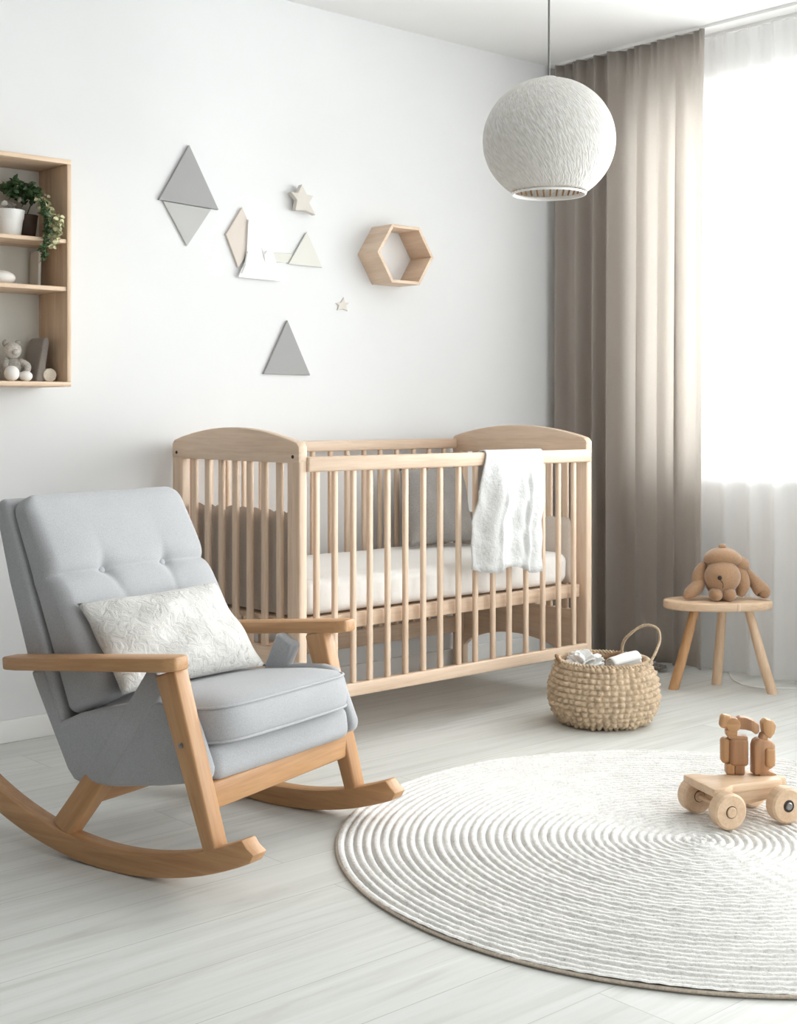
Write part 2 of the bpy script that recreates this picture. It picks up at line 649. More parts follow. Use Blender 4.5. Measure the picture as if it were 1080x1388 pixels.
M['rugedge'] = mat_fabric('rug_edge_binding', lin(190, 176, 160), 0.2, 200)
M['straw'] = mat_plain('seagrass_straw', lin(200, 178, 151), 0.8, 0.22, 60, 0.5, 180)
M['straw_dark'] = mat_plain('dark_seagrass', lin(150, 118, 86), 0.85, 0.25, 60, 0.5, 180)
M['plush'] = mat_fabric('brown_plush', lin(170, 134, 102), 0.14, 260, big=0.10, sheen=0.5)
M['nose'] = mat_plain('dark_brown_thread', lin(48, 30, 22), 0.6)
M['metal'] = mat_plain('steel', lin(150, 150, 150), 0.3, metal=1.0)
M['dark'] = mat_plain('dark_hole', lin(60, 48, 40), 0.8)
M['cordgrey'] = mat_plain('grey_cord', lin(110, 108, 106), 0.6)
M['white'] = mat_plain('white_ceramic', lin(236, 235, 232), 0.4, 0.02, 10)
M['stone'] = mat_plain('white_stone', lin(228, 225, 220), 0.6, 0.04, 20)
M['leaf'] = mat_plain('dark_green_leaf', lin(58, 84, 48), 0.5, 0.45, 40)
M['leaf2'] = mat_plain('variegated_leaf', lin(190, 188, 150), 0.6, 0.3, 60)
M['brownpot'] = mat_plain('dark_brown_pot', lin(72, 52, 40), 0.6, 0.2, 30)
M['knit'] = mat_fabric('grey_knit', lin(168, 162, 154), 0.25, 140, big=0.2)
M['knitlight'] = mat_fabric('pale_knit', lin(208, 202, 194), 0.2, 140, big=0.15)
M['greycloth'] = mat_fabric('grey_cloth', lin(150, 142, 135), 0.1, 200, big=0.15)
M['candle'] = mat_plain('cream_wax', lin(232, 222, 204), 0.6, 0.08, 120, 0.3, 200)
M['decal_dark'] = mat_plain('grey_painted_board', lin(160, 160, 160), 0.7, 0.02, 8)
M['decal_mid'] = mat_plain('mid_grey_painted_board', lin(184, 184, 182), 0.7, 0.02, 8)
M['decal_beige'] = mat_plain('beige_painted_board', lin(214, 204, 195), 0.7, 0.02, 8)
M['decal_white'] = mat_plain('white_painted_board', lin(250, 250, 250), 0.7)
M['decal_pale'] = mat_plain('pale_cream_board', lin(219, 218, 211), 0.7)
M['decal_star'] = mat_plain('taupe_star_board', lin(212, 206, 198), 0.7, 0.03, 10)
M['decal_edge'] = mat_plain('grey_board_edge', lin(120, 120, 120), 0.7)

# ------------------------------------------------------------------ room shell
CEIL = 2.592
XW = 0.20            # window wall plane
XL, YF = -6.6, -6.6
struct(box('floor', (XL - .2, YF - .2, -0.1), (XW + .25, 0.2, 0), M['floor'], loc=None) if False else
       from_data('floor', [(XL - .2, YF - .2, 0), (XW + .25, YF - .2, 0), (XW + .25, .2, 0), (XL - .2, .2, 0),
                           (XL - .2, YF - .2, -.1), (XW + .25, YF - .2, -.1), (XW + .25, .2, -.1), (XL - .2, .2, -.1)],
                 [(0, 1, 2, 3), (4, 5, 6, 7), (0, 1, 5, 4), (1, 2, 6, 5), (2, 3, 7, 6), (3, 0, 4, 7)], M['floor'], smooth=False))
struct(box('ceiling', (XL - .2, YF - .2, CEIL), (XW + .25, 0.2, CEIL + .12), M['ceil']))
struct(box('wall_back', (XL - .2, 0, 0), (XW + .25, 0.2, CEIL), M['wall']))
struct(box('wall_left', (XL - .2, YF, 0), (XL, 0, CEIL), M['wall_bounce_cut']))  # dark tone chosen to weaken bounce onto left-facing sides

def wall_with_holes(name, axis, pos, thick, a0, a1, holes, mat):
    """wall in plane axis=pos..pos+thick, running a0..a1, holes (h0,h1,z0,z1)"""
    bm = bmesh.new()
    cuts = sorted(set([a0, a1] + [h[0] for h in holes] + [h[1] for h in holes]))
    zs = sorted(set([0, CEIL] + [h[2] for h in holes] + [h[3] for h in holes]))
    def inhole(a, z):
        return any(h[0] < a < h[1] and h[2] < z < h[3] for h in holes)
    def cell(i, j):
        if i < 0 or j < 0 or i >= len(cuts) - 1 or j >= len(zs) - 1:
            return False
        return not inhole((cuts[i] + cuts[i + 1]) / 2, (zs[j] + zs[j + 1]) / 2)
    cache = {}
    def V(a, z, t):
        k = (a, z, t)
        if k not in cache:
            p = (pos + t, a, z) if axis == 'x' else (a, pos + t, z)
            cache[k] = bm.verts.new(p)
        return cache[k]
    for i in range(len(cuts) - 1):
        for j in range(len(zs) - 1):
            if not cell(i, j):
                continue
            A, B_, Z0, Z1 = cuts[i], cuts[i + 1], zs[j], zs[j + 1]
            for t in (0, thick):
                bm.faces.new((V(A, Z0, t), V(B_, Z0, t), V(B_, Z1, t), V(A, Z1, t)))
            for (di, dj, p, q) in ((-1, 0, (A, Z0), (A, Z1)), (1, 0, (B_, Z0), (B_, Z1)), (0, -1, (A, Z0), (B_, Z0)), (0, 1, (A, Z1), (B_, Z1))):
                if not cell(i + di, j + dj):
                    bm.faces.new((V(*p, 0), V(*q, 0), V(*q, thick), V(*p, thick)))
    return struct(from_bm(name, bm, mat))

W1 = (-2.15, -0.45, 0.803, 2.365)
W2 = (-5.0, -2.75, 0.08, 2.365)
W3 = (-3.0, -0.3, 0.1, 2.365)  # unseen window, added for fill light from the front
wall_with_holes('wall_right', 'x', XW, 0.25, YF, 0.0, [W1, W2], M['trim'])
wall_with_holes('wall_front', 'y', YF - 0.2, 0.2, XL, XW, [W3], M['wall'])

def window(n, axis, W, frame_pos):
    """frame with a centre mullion and two panes"""
    a0, a1, z0, z1 = W
    root = struct(empty('window_%d' % n, (frame_pos, (a0 + a1) / 2, z0) if axis == 'x' else ((a0 + a1) / 2, frame_pos, z0)))
    w, h, t = (a1 - a0) / 2, z1 - z0, 0.03
    def fb(nm, lo, hi, mat):
        if axis == 'x':
            box(nm, (-t, lo[0], lo[1]), (t, hi[0], hi[1]), mat, root, 0.004)
        else:
            box(nm, (lo[0], -t, lo[1]), (hi[0], t, hi[1]), mat, root, 0.004)
    f = 0.06
    fb('frame_stile', (-w, 0), (-w + f, h), M['trim'])
    fb('frame_stile', (w - f, 0), (w, h), M['trim'])
    fb('frame_rail', (-w + f, 0), (w - f, f), M['trim'])
    fb('frame_rail', (-w + f, h - f), (w - f, h), M['trim'])
    fb('mullion', (-0.035, f), (0.035, h - f), M['trim'])
    for s in (-1, 1):
        lo, hi = (-w + f, -0.035) if s < 0 else (0.035, w - f)
        if axis == 'x':
            box('pane', (-0.004, lo, f), (0.004, hi, h - f), M['glass'], root)
        else:
            box('pane', (lo, -0.004, f), (hi, 0.004, h - f), M['glass'], root)
    return root
w1 = window(1, 'x', W1, XW + 0.16)
window(2, 'x', W2, XW + 0.16)
window(3, 'y', W3, YF - 0.14)  # out of view, added to carry the front fill
struct(box('trim_1', (XW - 0.025, W1[0] - .03, W1[2] - 0.022), (XW + 0.13, W1[1] + .03, W1[2]), M['trim'], bevel=0.004))

struct(box('baseboard_back', (XL, -0.014, 0), (XW, 0, 0.072), M['trim'], bevel=0.003))
struct(box('baseboard_right', (XW - 0.014, W2[1], 0), (XW, -0.014, 0.066), M['trim'], bevel=0.003))
struct(box('baseboard_left', (XL, YF, 0), (XL + 0.014, -0.014, 0.072), M['trim'], bevel=0.003))

# ------------------------------------------------------------------ curtains
def curtain_sheet(name, y0, y1, x0, z0, z1, amp, folds, mat, seed, N=260, nz=26, top_pinch=0.55, drift=0.012, thick=0.0025, lean=0.0, ret=0.0, taper=0.15):
    rnd = random.Random(seed)
    ph = [rnd.uniform(0, 6.28) for _ in range(6)]
    vs, fs = [], []
    for j in range(nz + 1):
        v = j / nz                       # 0 bottom, 1 top
        z = z0 + (z1 - z0) * v
        a = amp * (1 - (1 - top_pinch) * v ** 3)
        for i in range(N + 1):
            s = i / N
            w = s + 0.018 * math.sin(2 * PI * 2.3 * s + ph[0]) + 0.012 * math.sin(2 * PI * 4.1 * s + ph[1])
            th = 2 * PI * folds * w + ph[2]
            am = a * (1.15 - taper * s) * (0.72 + 0.28 * math.sin(2 * PI * 1.7 * s + ph[3]))
            x = x0 + am * (math.sin(th) + 0.22 * math.sin(2 * th + 0.7 + 0.5 * (1 - v)))
            # fine gathers near the heading
            x += 0.010 * math.exp(-((1 - v) / 0.06) ** 2) * math.sin(2 * PI * folds * 2.6 * s + ph[4])
            x += drift * (1 - v) * math.sin(2 * PI * 0.9 * s + ph[5])
            x += ret * math.exp(-(s / 0.022) ** 2)
            y = y0 + (y1 - y0) * s + 0.35 * a * math.cos(th) * (1 - 0.5 * v) - lean * (1 - v) * (1 - s)
            vs.append((x, y, z))
    for j in range(nz):
        for i in range(N):
            fs.append((j * (N + 1) + i, j * (N + 1) + i + 1, (j + 1) * (N + 1) + i + 1, (j + 1) * (N + 1) + i))
    me = bpy.data.meshes.new(name)
    me.from_pydata(vs, [], fs)
    o = link(name, me, mat, smooth=True)
    if thick:
        md = o.modifiers.new('thickness', 'SOLIDIFY')
        md.thickness = thick
        md.offset = 0
    return o

dr = curtain_sheet('curtain', -0.022, -0.845, 0.0, 0.03, CEIL - 0.012, 0.046, 7.5, M['drape'], 3, ret=0.15, taper=0.6)
tag(dr, 'taupe grey floor-length linen drape gathered in the corner beside the window', 'curtain')
sh = curtain_sheet('sheer_curtain', -0.30, -2.45, 0.118, 0.012, CEIL - 0.012, 0.016, 15, M['sheer'], 11, N=420, nz=16, thick=0, drift=0.006)
tag(sh, 'white see-through voile sheer hanging across the bright window', 'curtain')
ct = empty('curtain_track', (0.06, -1.3, CEIL - 0.012))
box('rail', (-0.075, -1.25, 0.0), (-0.045, 1.28, 0.012), M['trim'], ct)
box('rail', (0.045, -1.25, 0.0), (0.072, 1.28, 0.012), M['trim'], ct)
tag(ct, 'slim white double curtain track fixed along the ceiling above the window', 'curtain rail')

# ------------------------------------------------------------------ crib
crib = empty('crib', (-1.275, -0.39, 0))
tag(crib, 'pale birch baby crib with arched ends and slatted sides against the white wall', 'crib')
LX, WY = 0.69, 0.36
def arc(y0, y1, z0, rise, n=18):
    return [(y0 + (y1 - y0) * i / n, z0 + rise * math.sin(PI * i / n) ** 0.85) for i in range(n + 1)]
for s in (-1, 1):
    xa, xb = (-LX, -LX + 0.032) if s < 0 else (LX - 0.032, LX)
    for t in (-1, 1):
        ya, yb = (-WY, -WY + 0.062) if t < 0 else (WY - 0.062, WY)
        box('post', (xa, ya, 0.0), (xb, yb, 0.905), M['cribZ'], crib, 0.005)
    pts = [(-WY, 0.895), (-WY, 0.945)] + arc(-WY + 0.012, WY - 0.012, 0.958, 0.046) + [(WY, 0.945), (WY, 0.895)]
    eb = prism('end_board', pts, xa - 0.001, xb + 0.001, M['cribY'], crib, 'YZ', 0.005)
    low = [(-WY + 0.062, 0.31), (-WY + 0.062, 0.10)] + [(-WY + 0.062 + (2 * WY - 0.124) * i / 16, 0.10 + 0.085 * math.sin(PI * i / 16) ** 0.6) for i in range(1, 16)] + [(WY - 0.062, 0.10), (WY - 0.062, 0.31)]
    prism('lower_board', low, xa + 0.004, xb - 0.004, M['cribY'], crib, 'YZ', 0.003)
    for i in range(7):
        y = -WY + 0.062 + (2 * WY - 0.124) * (i + 0.7) / 7.4
        bx_ = (xa + xb) / 2
        beam('slat', (bx_, y, 0.305), (bx_, y, 0.90), 0.016, 0.026, M['cribZ'], crib, 0.005)
    for y in (-WY + 0.03, WY - 0.03):
        xo = xa - 0.003 if s < 0 else xb - 0.001
        lathe('bolt', [(0.0055, 0), (0.0055, 0.004)], M['dark'], crib, 16, loc=(xo, y, 0.915), rot=(0, PI / 2, 0))
yf = -WY
box('front_top_rail', (-LX + 0.03, yf - 0.010, 0.868), (LX - 0.012, yf + 0.016, 0.915), M['cribX'], crib, 0.006)
box('front_bottom_rail', (-LX + 0.03, yf - 0.004, 0.150), (LX - 0.03, yf + 0.022, 0.192), M['cribX'], crib, 0.005)
yr = WY
box('rear_top_rail', (-LX + 0.03, yr - 0.028, 0.906), (LX - 0.03, yr - 0.004, 0.946), M['cribX'], crib, 0.005)
box('rear_bottom_rail', (-LX + 0.03, yr - 0.028, 0.150), (LX - 0.03, yr - 0.004, 0.215), M['cribX'], crib, 0.005)
bars = [-1.891, -1.818, -1.742, -1.673, -1.597, -1.519, -1.439, -1.361, -1.275, -1.194, -1.108, -1.026, -0.939, -0.85, -0.765, -0.681]
for i, bx in enumerate(bars):
    x = bx + 1.275
    beam('bar', (x, yf + 0.008, 0.19), (x, yf + 0.008, 0.87), 0.019, 0.016, M['cribZ'], crib, 0.005)
    beam('bar', (x, yr - 0.016, 0.213), (x, yr - 0.016, 0.908), 0.019, 0.016, M['cribZ'], crib, 0.005)
mf = box('mattress_frame', (-LX + 0.034, yf + 0.03, 0.362), (LX - 0.034, yf + 0.055, 0.410), M['cribX'], crib, 0.004)
box('mattress_frame', (-LX + 0.034, yr - 0.060, 0.362), (LX - 0.034, yr - 0.035, 0.410), M['cribX'], crib, 0.004)
box('mattress_base', (-LX + 0.036, yf + 0.055, 0.385), (LX - 0.036, yr - 0.06, 0.402), M['cribX'], crib, 0.003)

def mfn(co):
    x, y, z = co
    z2 = z
    if z > 0:
        z2 += 0.007 * (1 - (x / 0.62) ** 2) * (1 - (y / 0.32) ** 2)
        z2 += 0.0025 * math.sin(14 * x + 3 * y) * math.sin(9 * y + 1 + 4 * x)
    y2 = y
    if abs(y) > 0.28:
        y2 += math.copysign(0.004, y) * math.sin(34 * x + 12 * z + 2 * math.sin(7 * x))
    return (x, y2, z2)
ma = roundbox('mattress', (1.255, 0.615, 0.115), 0.035, (60, 24, 4), M['mattress'], None, mfn, loc=(-1.279, -0.388, 0.4685))
tag(ma, 'white crib mattress in a creased cotton fitted sheet on the crib frame', 'mattress')

# quilted bumpers at both ends
def bumper(name, x, y0, y1, z0, z1, t, mat, ch=9):
    vs, fs = [], []
    N, nz = 90, 14
    for side in (-1, 1):
        for j in range(nz + 1):
            for i in range(N + 1):
                s, v = i / N, j / nz
                d = t * (0.45 + 0.55 * abs(math.sin(PI * ch * s)) ** 0.6) * (1 - abs(2 * v - 1) ** 8) ** 0.5
                if i in (0, N):
                    d = 0
                z = z0 + (z1 - z0) * v + (0.008 * abs(math.sin(PI * ch * s)) if j == nz else 0)
                vs.append((side * d, y0 + (y1 - y0) * s, z))
    o = (nz + 1) * (N + 1)
    for side in (0, 1):
        for j in range(nz):
            for i in range(N):
                a = side * o + j * (N + 1) + i
                fs.append((a, a + 1, a + N + 2, a + N + 1))
    return from_data(name, vs, fs, mat, None, True, loc=(x, 0, 0))
b1 = bumper('crib_bumper', -1.918, -0.690, -0.090, 0.412, 0.735, 0.010, M['bumper'])
tag(b1, 'taupe quilted linen bumper behind the slats of the crib end nearest the grey chair', 'crib bumper', 'linen bumpers at the crib ends')
b2 = bumper('crib_bumper', -0.634, -0.690, -0.090, 0.412, 0.650, 0.010, M['bumper_light'])
tag(b2, 'low cream linen bumper at the curtain end of the crib', 'crib bumper', 'linen bumpers at the crib ends')

# pillow leaning at the rear bars
pw = pillow('pillow', [(-0.995, -0.125, 0.835), (-0.660, -0.125, 0.835), (-0.700, -0.245, 0.541), (-1.050, -0.245, 0.541)], 0.060, M['linen_dark'], None, seed=5, pinch=0.035)
tag(pw, 'square dark grey linen pillow leaning on the back bars inside the crib', 'pillow')

# muslin blanket over the front rail
def blanket():
    path = []
    yF = -0.760
    zt = 0.9185
    inn = [(-0.722, 0.78), (-0.724, 0.83), (-0.726, 0.88), (-0.728, 0.908)]
    top = [(-0.735, zt), (-0.748, zt + 0.002), (-0.758, zt)]
    out = [(-0.7655, 0.910), (-0.767, 0.89), (-0.768, 0.86)]
    z = 0.84
    while z > 0.505:
        out.append((-0.768 - 0.012 * min(1, (0.86 - z) / 0.12), z))
        z -= 0.02
    path = inn + top + out
    N = 64
    vs, fs = [], []
    nrow = len(path)
    for j, (y, z) in enumerate(path):
        d = max(0.0, (0.90 - z)) / 0.4 if j > 6 else 0.0
        for i in range(N + 1):
            s = i / N
            xt = -1.165 + 0.29 * s
            # the left lobe spreads towards the bottom
            xb = -1.262 + 0.345 * s
            x = xt + (xb - xt) * min(1, d * 1.8)
            yy = y
            if j > 6:
                k = min(1, d * 3)
                f = 0.5 + 0.5 * math.sin(2 * PI * 2.2 * s - 1.2 + 0.6 * d)
                lobe = 1.25 * math.exp(-((s - 0.30) / 0.19) ** 2) + 0.6 * math.exp(-((s - 0.84) / 0.13) ** 2)
                yy -= k * (0.014 * f + 0.036 * lobe + 0.007 * (0.5 + 0.5 * math.sin(2 * PI * 6.5 * s + 2 * d)))
                yy -= k * 0.003 * (1 + math.sin(60 * z + 4 * math.sin(9 * s)))
                zz = z - d * d * (0.028 * s + 0.012 * math.sin(9 * s))
                x += k * 0.012 * math.sin(2 * PI * 2.2 * s - 1.2) * (1 if 0.05 < s < 0.95 else 0.3)
            else:
                zz = z
            if j < 4:
                yy += 0.004 * (1 + math.sin(2 * PI * 3 * s)) * (3 - j) / 3
            vs.append((x, yy, zz))
    for j in range(nrow - 1):
        for i in range(N):
            a = j * (N + 1) + i
            fs.append((a, a + 1, a + N + 2, a + N + 1))
    o = from_data('muslin_blanket', vs, fs, M['muslin'], None, True)
    md = o.modifiers.new('thickness', 'SOLIDIFY')
    md.thickness = 0.004
    md.offset = 0
    return o
tag(blanket(), 'white crinkled muslin blanket draped over the front rail of the crib', 'blanket')

# ------------------------------------------------------------------ rocking chair
ch = empty('rocking_chair', (-2.579, -1.340, 0), R(-74.99))
tag(ch, 'grey upholstered rocking armchair with wooden arms and curved runners', 'armchair')
ROCK_R, ROCK_C = 0.98, -0.13
def rocker_pts(x0, x1, n=26):
    bot, top = [], []
    for i in range(n + 1):
        x = x0 + (x1 - x0) * i / n
        d = x - ROCK_C
        z = ROCK_R - math.sqrt(ROCK_R ** 2 - d * d)
        bot.append((x, z))
        h = 0.052
        nx, nz_ = -d / ROCK_R, (ROCK_R - z) / ROCK_R
        top.append((x + nx * h, z + nz_ * h))
    return bot, top
for s in (-1, 1):
    y0, y1 = (-0.335, -0.287) if s < 0 else (0.287, 0.335)
    xf = 0.285 if s < 0 else 0.235
    bot, top = rocker_pts(-0.62, xf)
    # rounded front nose
    bx, bz = bot[-1]
    tx, tz = top[-1]
    nose = [(bx + 0.012, bz + 0.020), (tx + 0.014, tz - 0.016)]
    prism('rocker', bot + nose + top[::-1], y0, y1, M['oakX'], ch, 'XZ', 0.005)
    yc = s * 0.311
    fx0, fx1 = (0.172, 0.040) if s < 0 else (0.105, -0.012)
    zb = ROCK_R - math.sqrt(ROCK_R ** 2 - (fx0 - ROCK_C) ** 2) + 0.048
    fl = beam('front_leg', (fx0, yc, zb), (fx1, yc, 0.472), 0.036, 0.046, M['oakZ'], ch, 0.005, w2=0.062)
    zb = ROCK_R - math.sqrt(ROCK_R ** 2 - (-0.298 - ROCK_C) ** 2) + 0.048
    beam('rear_leg', (-0.298, yc, zb), (-0.212, s * 0.264, 0.205), 0.060, 0.044, M['oakZ'], ch, 0.005)
    # armrest, plan shape in local frame, tilted forward-up
    L = 0.565
    plan = [(0.0, -0.024), (0.05, -0.034), (L - 0.03, -0.036), (L, -0.020), (L, 0.022), (L - 0.025, 0.036), (0.05, 0.034), (0.0, 0.026)]
    tilt = math.atan2(0.052, 0.55)
    prism('armrest', plan, -0.016, 0.016, M['oakX'], ch, 'XY', 0.006, loc=(-0.480, s * 0.322, 0.443), rot=(0, -tilt, 0))
    lathe('bolt', [(0.0062, 0), (0.0062, 0.004), (0.003, 0.006)], M['metal'], ch, 16, loc=(0.092 if s < 0 else 0.03, s * 0.334, 0.318), rot=(R(90) * (1 if s < 0 else -1), 0, 0))
    # upholstered strut between arm and rear leg
    beam('arm_strut', (-0.205, s * 0.2785, 0.20), (-0.016 if s < 0 else -0.085, s * 0.2785, 0.455), 0.066, 0.036, M['grey'], ch, 0.010, seg=3)
    # side panel
    side = [(-0.262, 0.172), (-0.290, 0.176), (-0.312, 0.198), (-0.42, 0.382), (-0.44, 0.42), (-0.40, 0.43), (-0.335, 0.31), (-0.27, 0.338), (-0.17, 0.366), (-0.06, 0.390), (0.03, 0.397), (0.072, 0.390), (0.095, 0.345), (0.132, 0.262), (0.128, 0.238), (0.105, 0.228), (0.0, 0.205), (-0.15, 0.180)]
    ya, yb = (-0.294, -0.262) if s < 0 else (0.262, 0.294)
    prism('side_panel', side, ya, yb, M['grey'], ch, 'XZ', 0.010, 3, ang=60)
beam('front_stretcher', (0.118, -0.292, 0.196), (0.078, 0.292, 0.190), 0.028, 0.062, M['oakZ'], ch, 0.006, hint=(0, 0, 1))
beam('rear_stretcher', (-0.235, -0.292, 0.150), (-0.235, 0.292, 0.150), 0.028, 0.045, M['oakZ'], ch, 0.006, hint=(0, 0, 1))
# apron under the cushion
roundbox('apron', (0.43, 0.524, 0.085), 0.028, (16, 20, 4), M['grey'], ch, None, loc=(-0.085, 0, 0.238), rot=(0, R(-7.5), 0))
# back shell
shell = [(-0.296, 0.185), (-0.318, 0.205), (-0.461, 0.455), (-0.525, 0.63), (-0.572, 0.79), (-0.573, 0.822), (-0.553, 0.838), (-0.532, 0.830), (-0.44, 0.60), (-0.330, 0.320), (-0.25, 0.205)]
prism('back_shell', shell, -0.287, 0.287, M['grey'], ch, 'XZ', 0.014, 3, ang=60)
# back cushion
BO = Vector((-0.325, 0, 0.315))
BV = Vector((-0.373, 0, 0.928)).normalized()
BN = Vector((0.928, 0, 0.373)).normalized()
BW, BS, BT = 0.565, 0.555, 0.10
def backfn(co):
    u, s_, n = co.y, co.x + BS / 2, co.z + BT / 2      # u across, s up, n out
    th = 0.140 - 0.150 * s_
    # rounded top corners in plan
    nn = n * th / BT
    k = max(0.0, n / BT)
    a = abs(u) / (BW / 2)
    b = (s_ - BS / 2) / (BS / 2)
    nn += k * 0.016 * (1 - a ** 4) * (1 - b ** 4)
    sb = 0.335
    nn -= k * 0.019 * math.exp(-abs(s_ - sb) / 0.016) * (1 - 0.25 * math.cos(u * 9))
    for ub in (-0.11, 0.11):
        r2 = (u - ub) ** 2 + (s_ - sb) ** 2
        nn -= k * 0.022 * math.exp(-math.sqrt(r2) / 0.026)
        # pull creases fanning down from the buttons
        ds = sb - s_
        if ds > 0:
            nn -= k * 0.007 * math.exp(-((u - ub - 0.22 * ds * (1 if ub < 0 else -1)) / 0.014) ** 2) * math.exp(-ds / 0.09)
        else:
            nn -= k * 0.004 * math.exp(-((u - ub) / 0.014) ** 2) * math.exp(ds / 0.05)
    cr = 0.05
    if s_ > BS - cr:
        e = (s_ - (BS - cr)) / cr
        u = u * (1 - 0.07 * e * e * a)
    p = BO + BV * s_ + BN * nn
    return (p.x, u, p.z)
bc = roundbox('back_cushion', (BS, BW, BT), 0.030, (110, 90, 4), M['grey'], ch, backfn)
def back_pt(u, s_, n):
    p = BO + BV * s_ + BN * n
    return Vector((p.x, u, p.z))
for ub in (-0.11, 0.11):
    p = back_pt(ub, 0.335, 0.071)
    ellipsoid('button', p, (0.006, 0.011, 0.011), M['grey'], ch, rot=(0, R(-22), 0), seg=20)
# piping around the front face of the back cushion
pp = []
for (u, s_) in [(-0.262, 0.05), (-0.268, 0.2), (-0.268, 0.35), (-0.264, 0.48), (-0.235, 0.538), (-0.12, 0.548), (0, 0.55), (0.12, 0.548), (0.235, 0.538), (0.264, 0.48), (0.268, 0.35), (0.268, 0.2), (0.262, 0.05)]:
    th = 0.140 - 0.150 * s_
    pp.append(back_pt(u * 1.036, s_ if s_ < 0.5 else s_ + 0.004, th * 0.62))
tube('piping', pp, 0.0032, M['piping'], ch, 6, 8)
# seat cushion
SA, SBW, SE = 0.245, 0.262, 6.5
def cushion_part(name, prof, mat):
    pl = ssq(SA, SBW, SE, 128)
    vs, fs = [], []
    n = 128
    for (inset, z) in prof:
        for (x, y) in pl:
            kx, ky = 1 - inset / SA, 1 - inset / SBW
            vs.append((x * kx, y * ky, z))
    m = len(prof)
    for j in range(m - 1):
        for i in range(n):
            fs.append((j * n + i, j * n + (i + 1) % n, (j + 1) * n + (i + 1) % n, (j + 1) * n + i))
    fs.append(tuple(range(n)))
    fs.append(tuple((m - 1) * n + i for i in range(n)))
    return from_data(name, vs, fs, mat, ch, True, loc=SLOC, rot=SROT)
SLOC = (-0.085, 0, 0.278)
SROT = (0, R(-6.5), 0)
prof = [(0.16, 0.0), (0.05, 0.0), (0.014, 0.003), (0.003, 0.010), (0.0, 0.02), (-0.004, 0.048), (0.0, 0.076), (0.004, 0.086), (0.016, 0.096), (0.05, 0.106), (0.10, 0.112), (0.17, 0.115), (0.22, 0.116)]
sc_ = cushion_part('seat_cushion', prof, M['grey'])
for zz in (0.086, 0.009):
    pl = ssq(SA - 0.002, SBW - 0.002, SE, 96)
    tube('piping', [(x, y, zz) for x, y in pl], 0.0034, M['piping'], ch, 1, 8, closed=True, loc=SLOC, rot=SROT)

# lumbar pillow on the chair: world corners from the chair frame
CM = Matrix.Translation((-2.579, -1.340, 0)) @ Matrix.Rotation(R(-74.99), 4, 'Z')
lp = [CM @ Vector(p) for p in [(-0.305, -0.266, 0.592), (-0.258, 0.177, 0.603), (-0.090, 0.187, 0.394), (-0.140, -0.283, 0.394)]]
lum = pillow('lumbar_pillow', lp, 0.062, M['velvet'], None, n=36, seed=9, pinch=0.045, wob=0.005)
tag(lum, 'pale silver crushed velvet lumbar pillow resting in the grey rocking chair', 'pillow')

# ------------------------------------------------------------------ rug
RC = (-1.760, -2.080)
RR = 0.885
def rug():
    NA, per, pitch = 300, 5, (RR - 0.002) / 41
    nr = 41
    vs, fs = [], []
    rad = []
    for k in range(nr):
        for q in range(per):
            rad.append(((k + q / per) * pitch + 0.001, abs(math.sin(PI * q / per)) ** 0.42, k))
    rnd = random.Random(4)
    ring = [rnd.uniform(0, 6.28) for _ in range(nr + 1)]
    for (r, h, k) in rad:
        for i in range(NA):
            a = 2 * PI * i / NA
            rr = r
            br = 0.0012 * math.sin(a * max(6, int(k * pitch * 150)) + ring[k])
            wv = 0.0012 * math.sin(3 * a + ring[k]) + 0.0016 * math.sin(a * 11 + k * 1.7)
            z = 0.003 + 0.0088 * h + br * h + wv * 0.6
            vs.append((rr * math.cos(a), rr * math.sin(a), z))
    m = len(rad)
    for j in range(m - 1):
        for i in range(NA):
            fs.append((j * NA + i, j * NA + (i + 1) % NA, (j + 1) * NA + (i + 1) % NA, (j + 1) * NA + i))
    fs.append(tuple(range(NA)))
    return from_data('round_rug', vs, fs, M['rug'], None, True, loc=(RC[0], RC[1], 0.0))
rg = rug()
tag(rg, 'large round white braided rug coiled in rings on the pale floor', 'rug')
lathe('edge_binding', [(0.3, 0.0), (RR - 0.006, 0.0), (RR, 0.003), (RR + 0.001, 0.006), (RR - 0.002, 0.0085), (RR - 0.006, 0.009), (RR - 0.012, 0.006), (RR - 0.03, 0.002), (0.3, 0.003)], M['rugedge'], rg, 180, close=False)

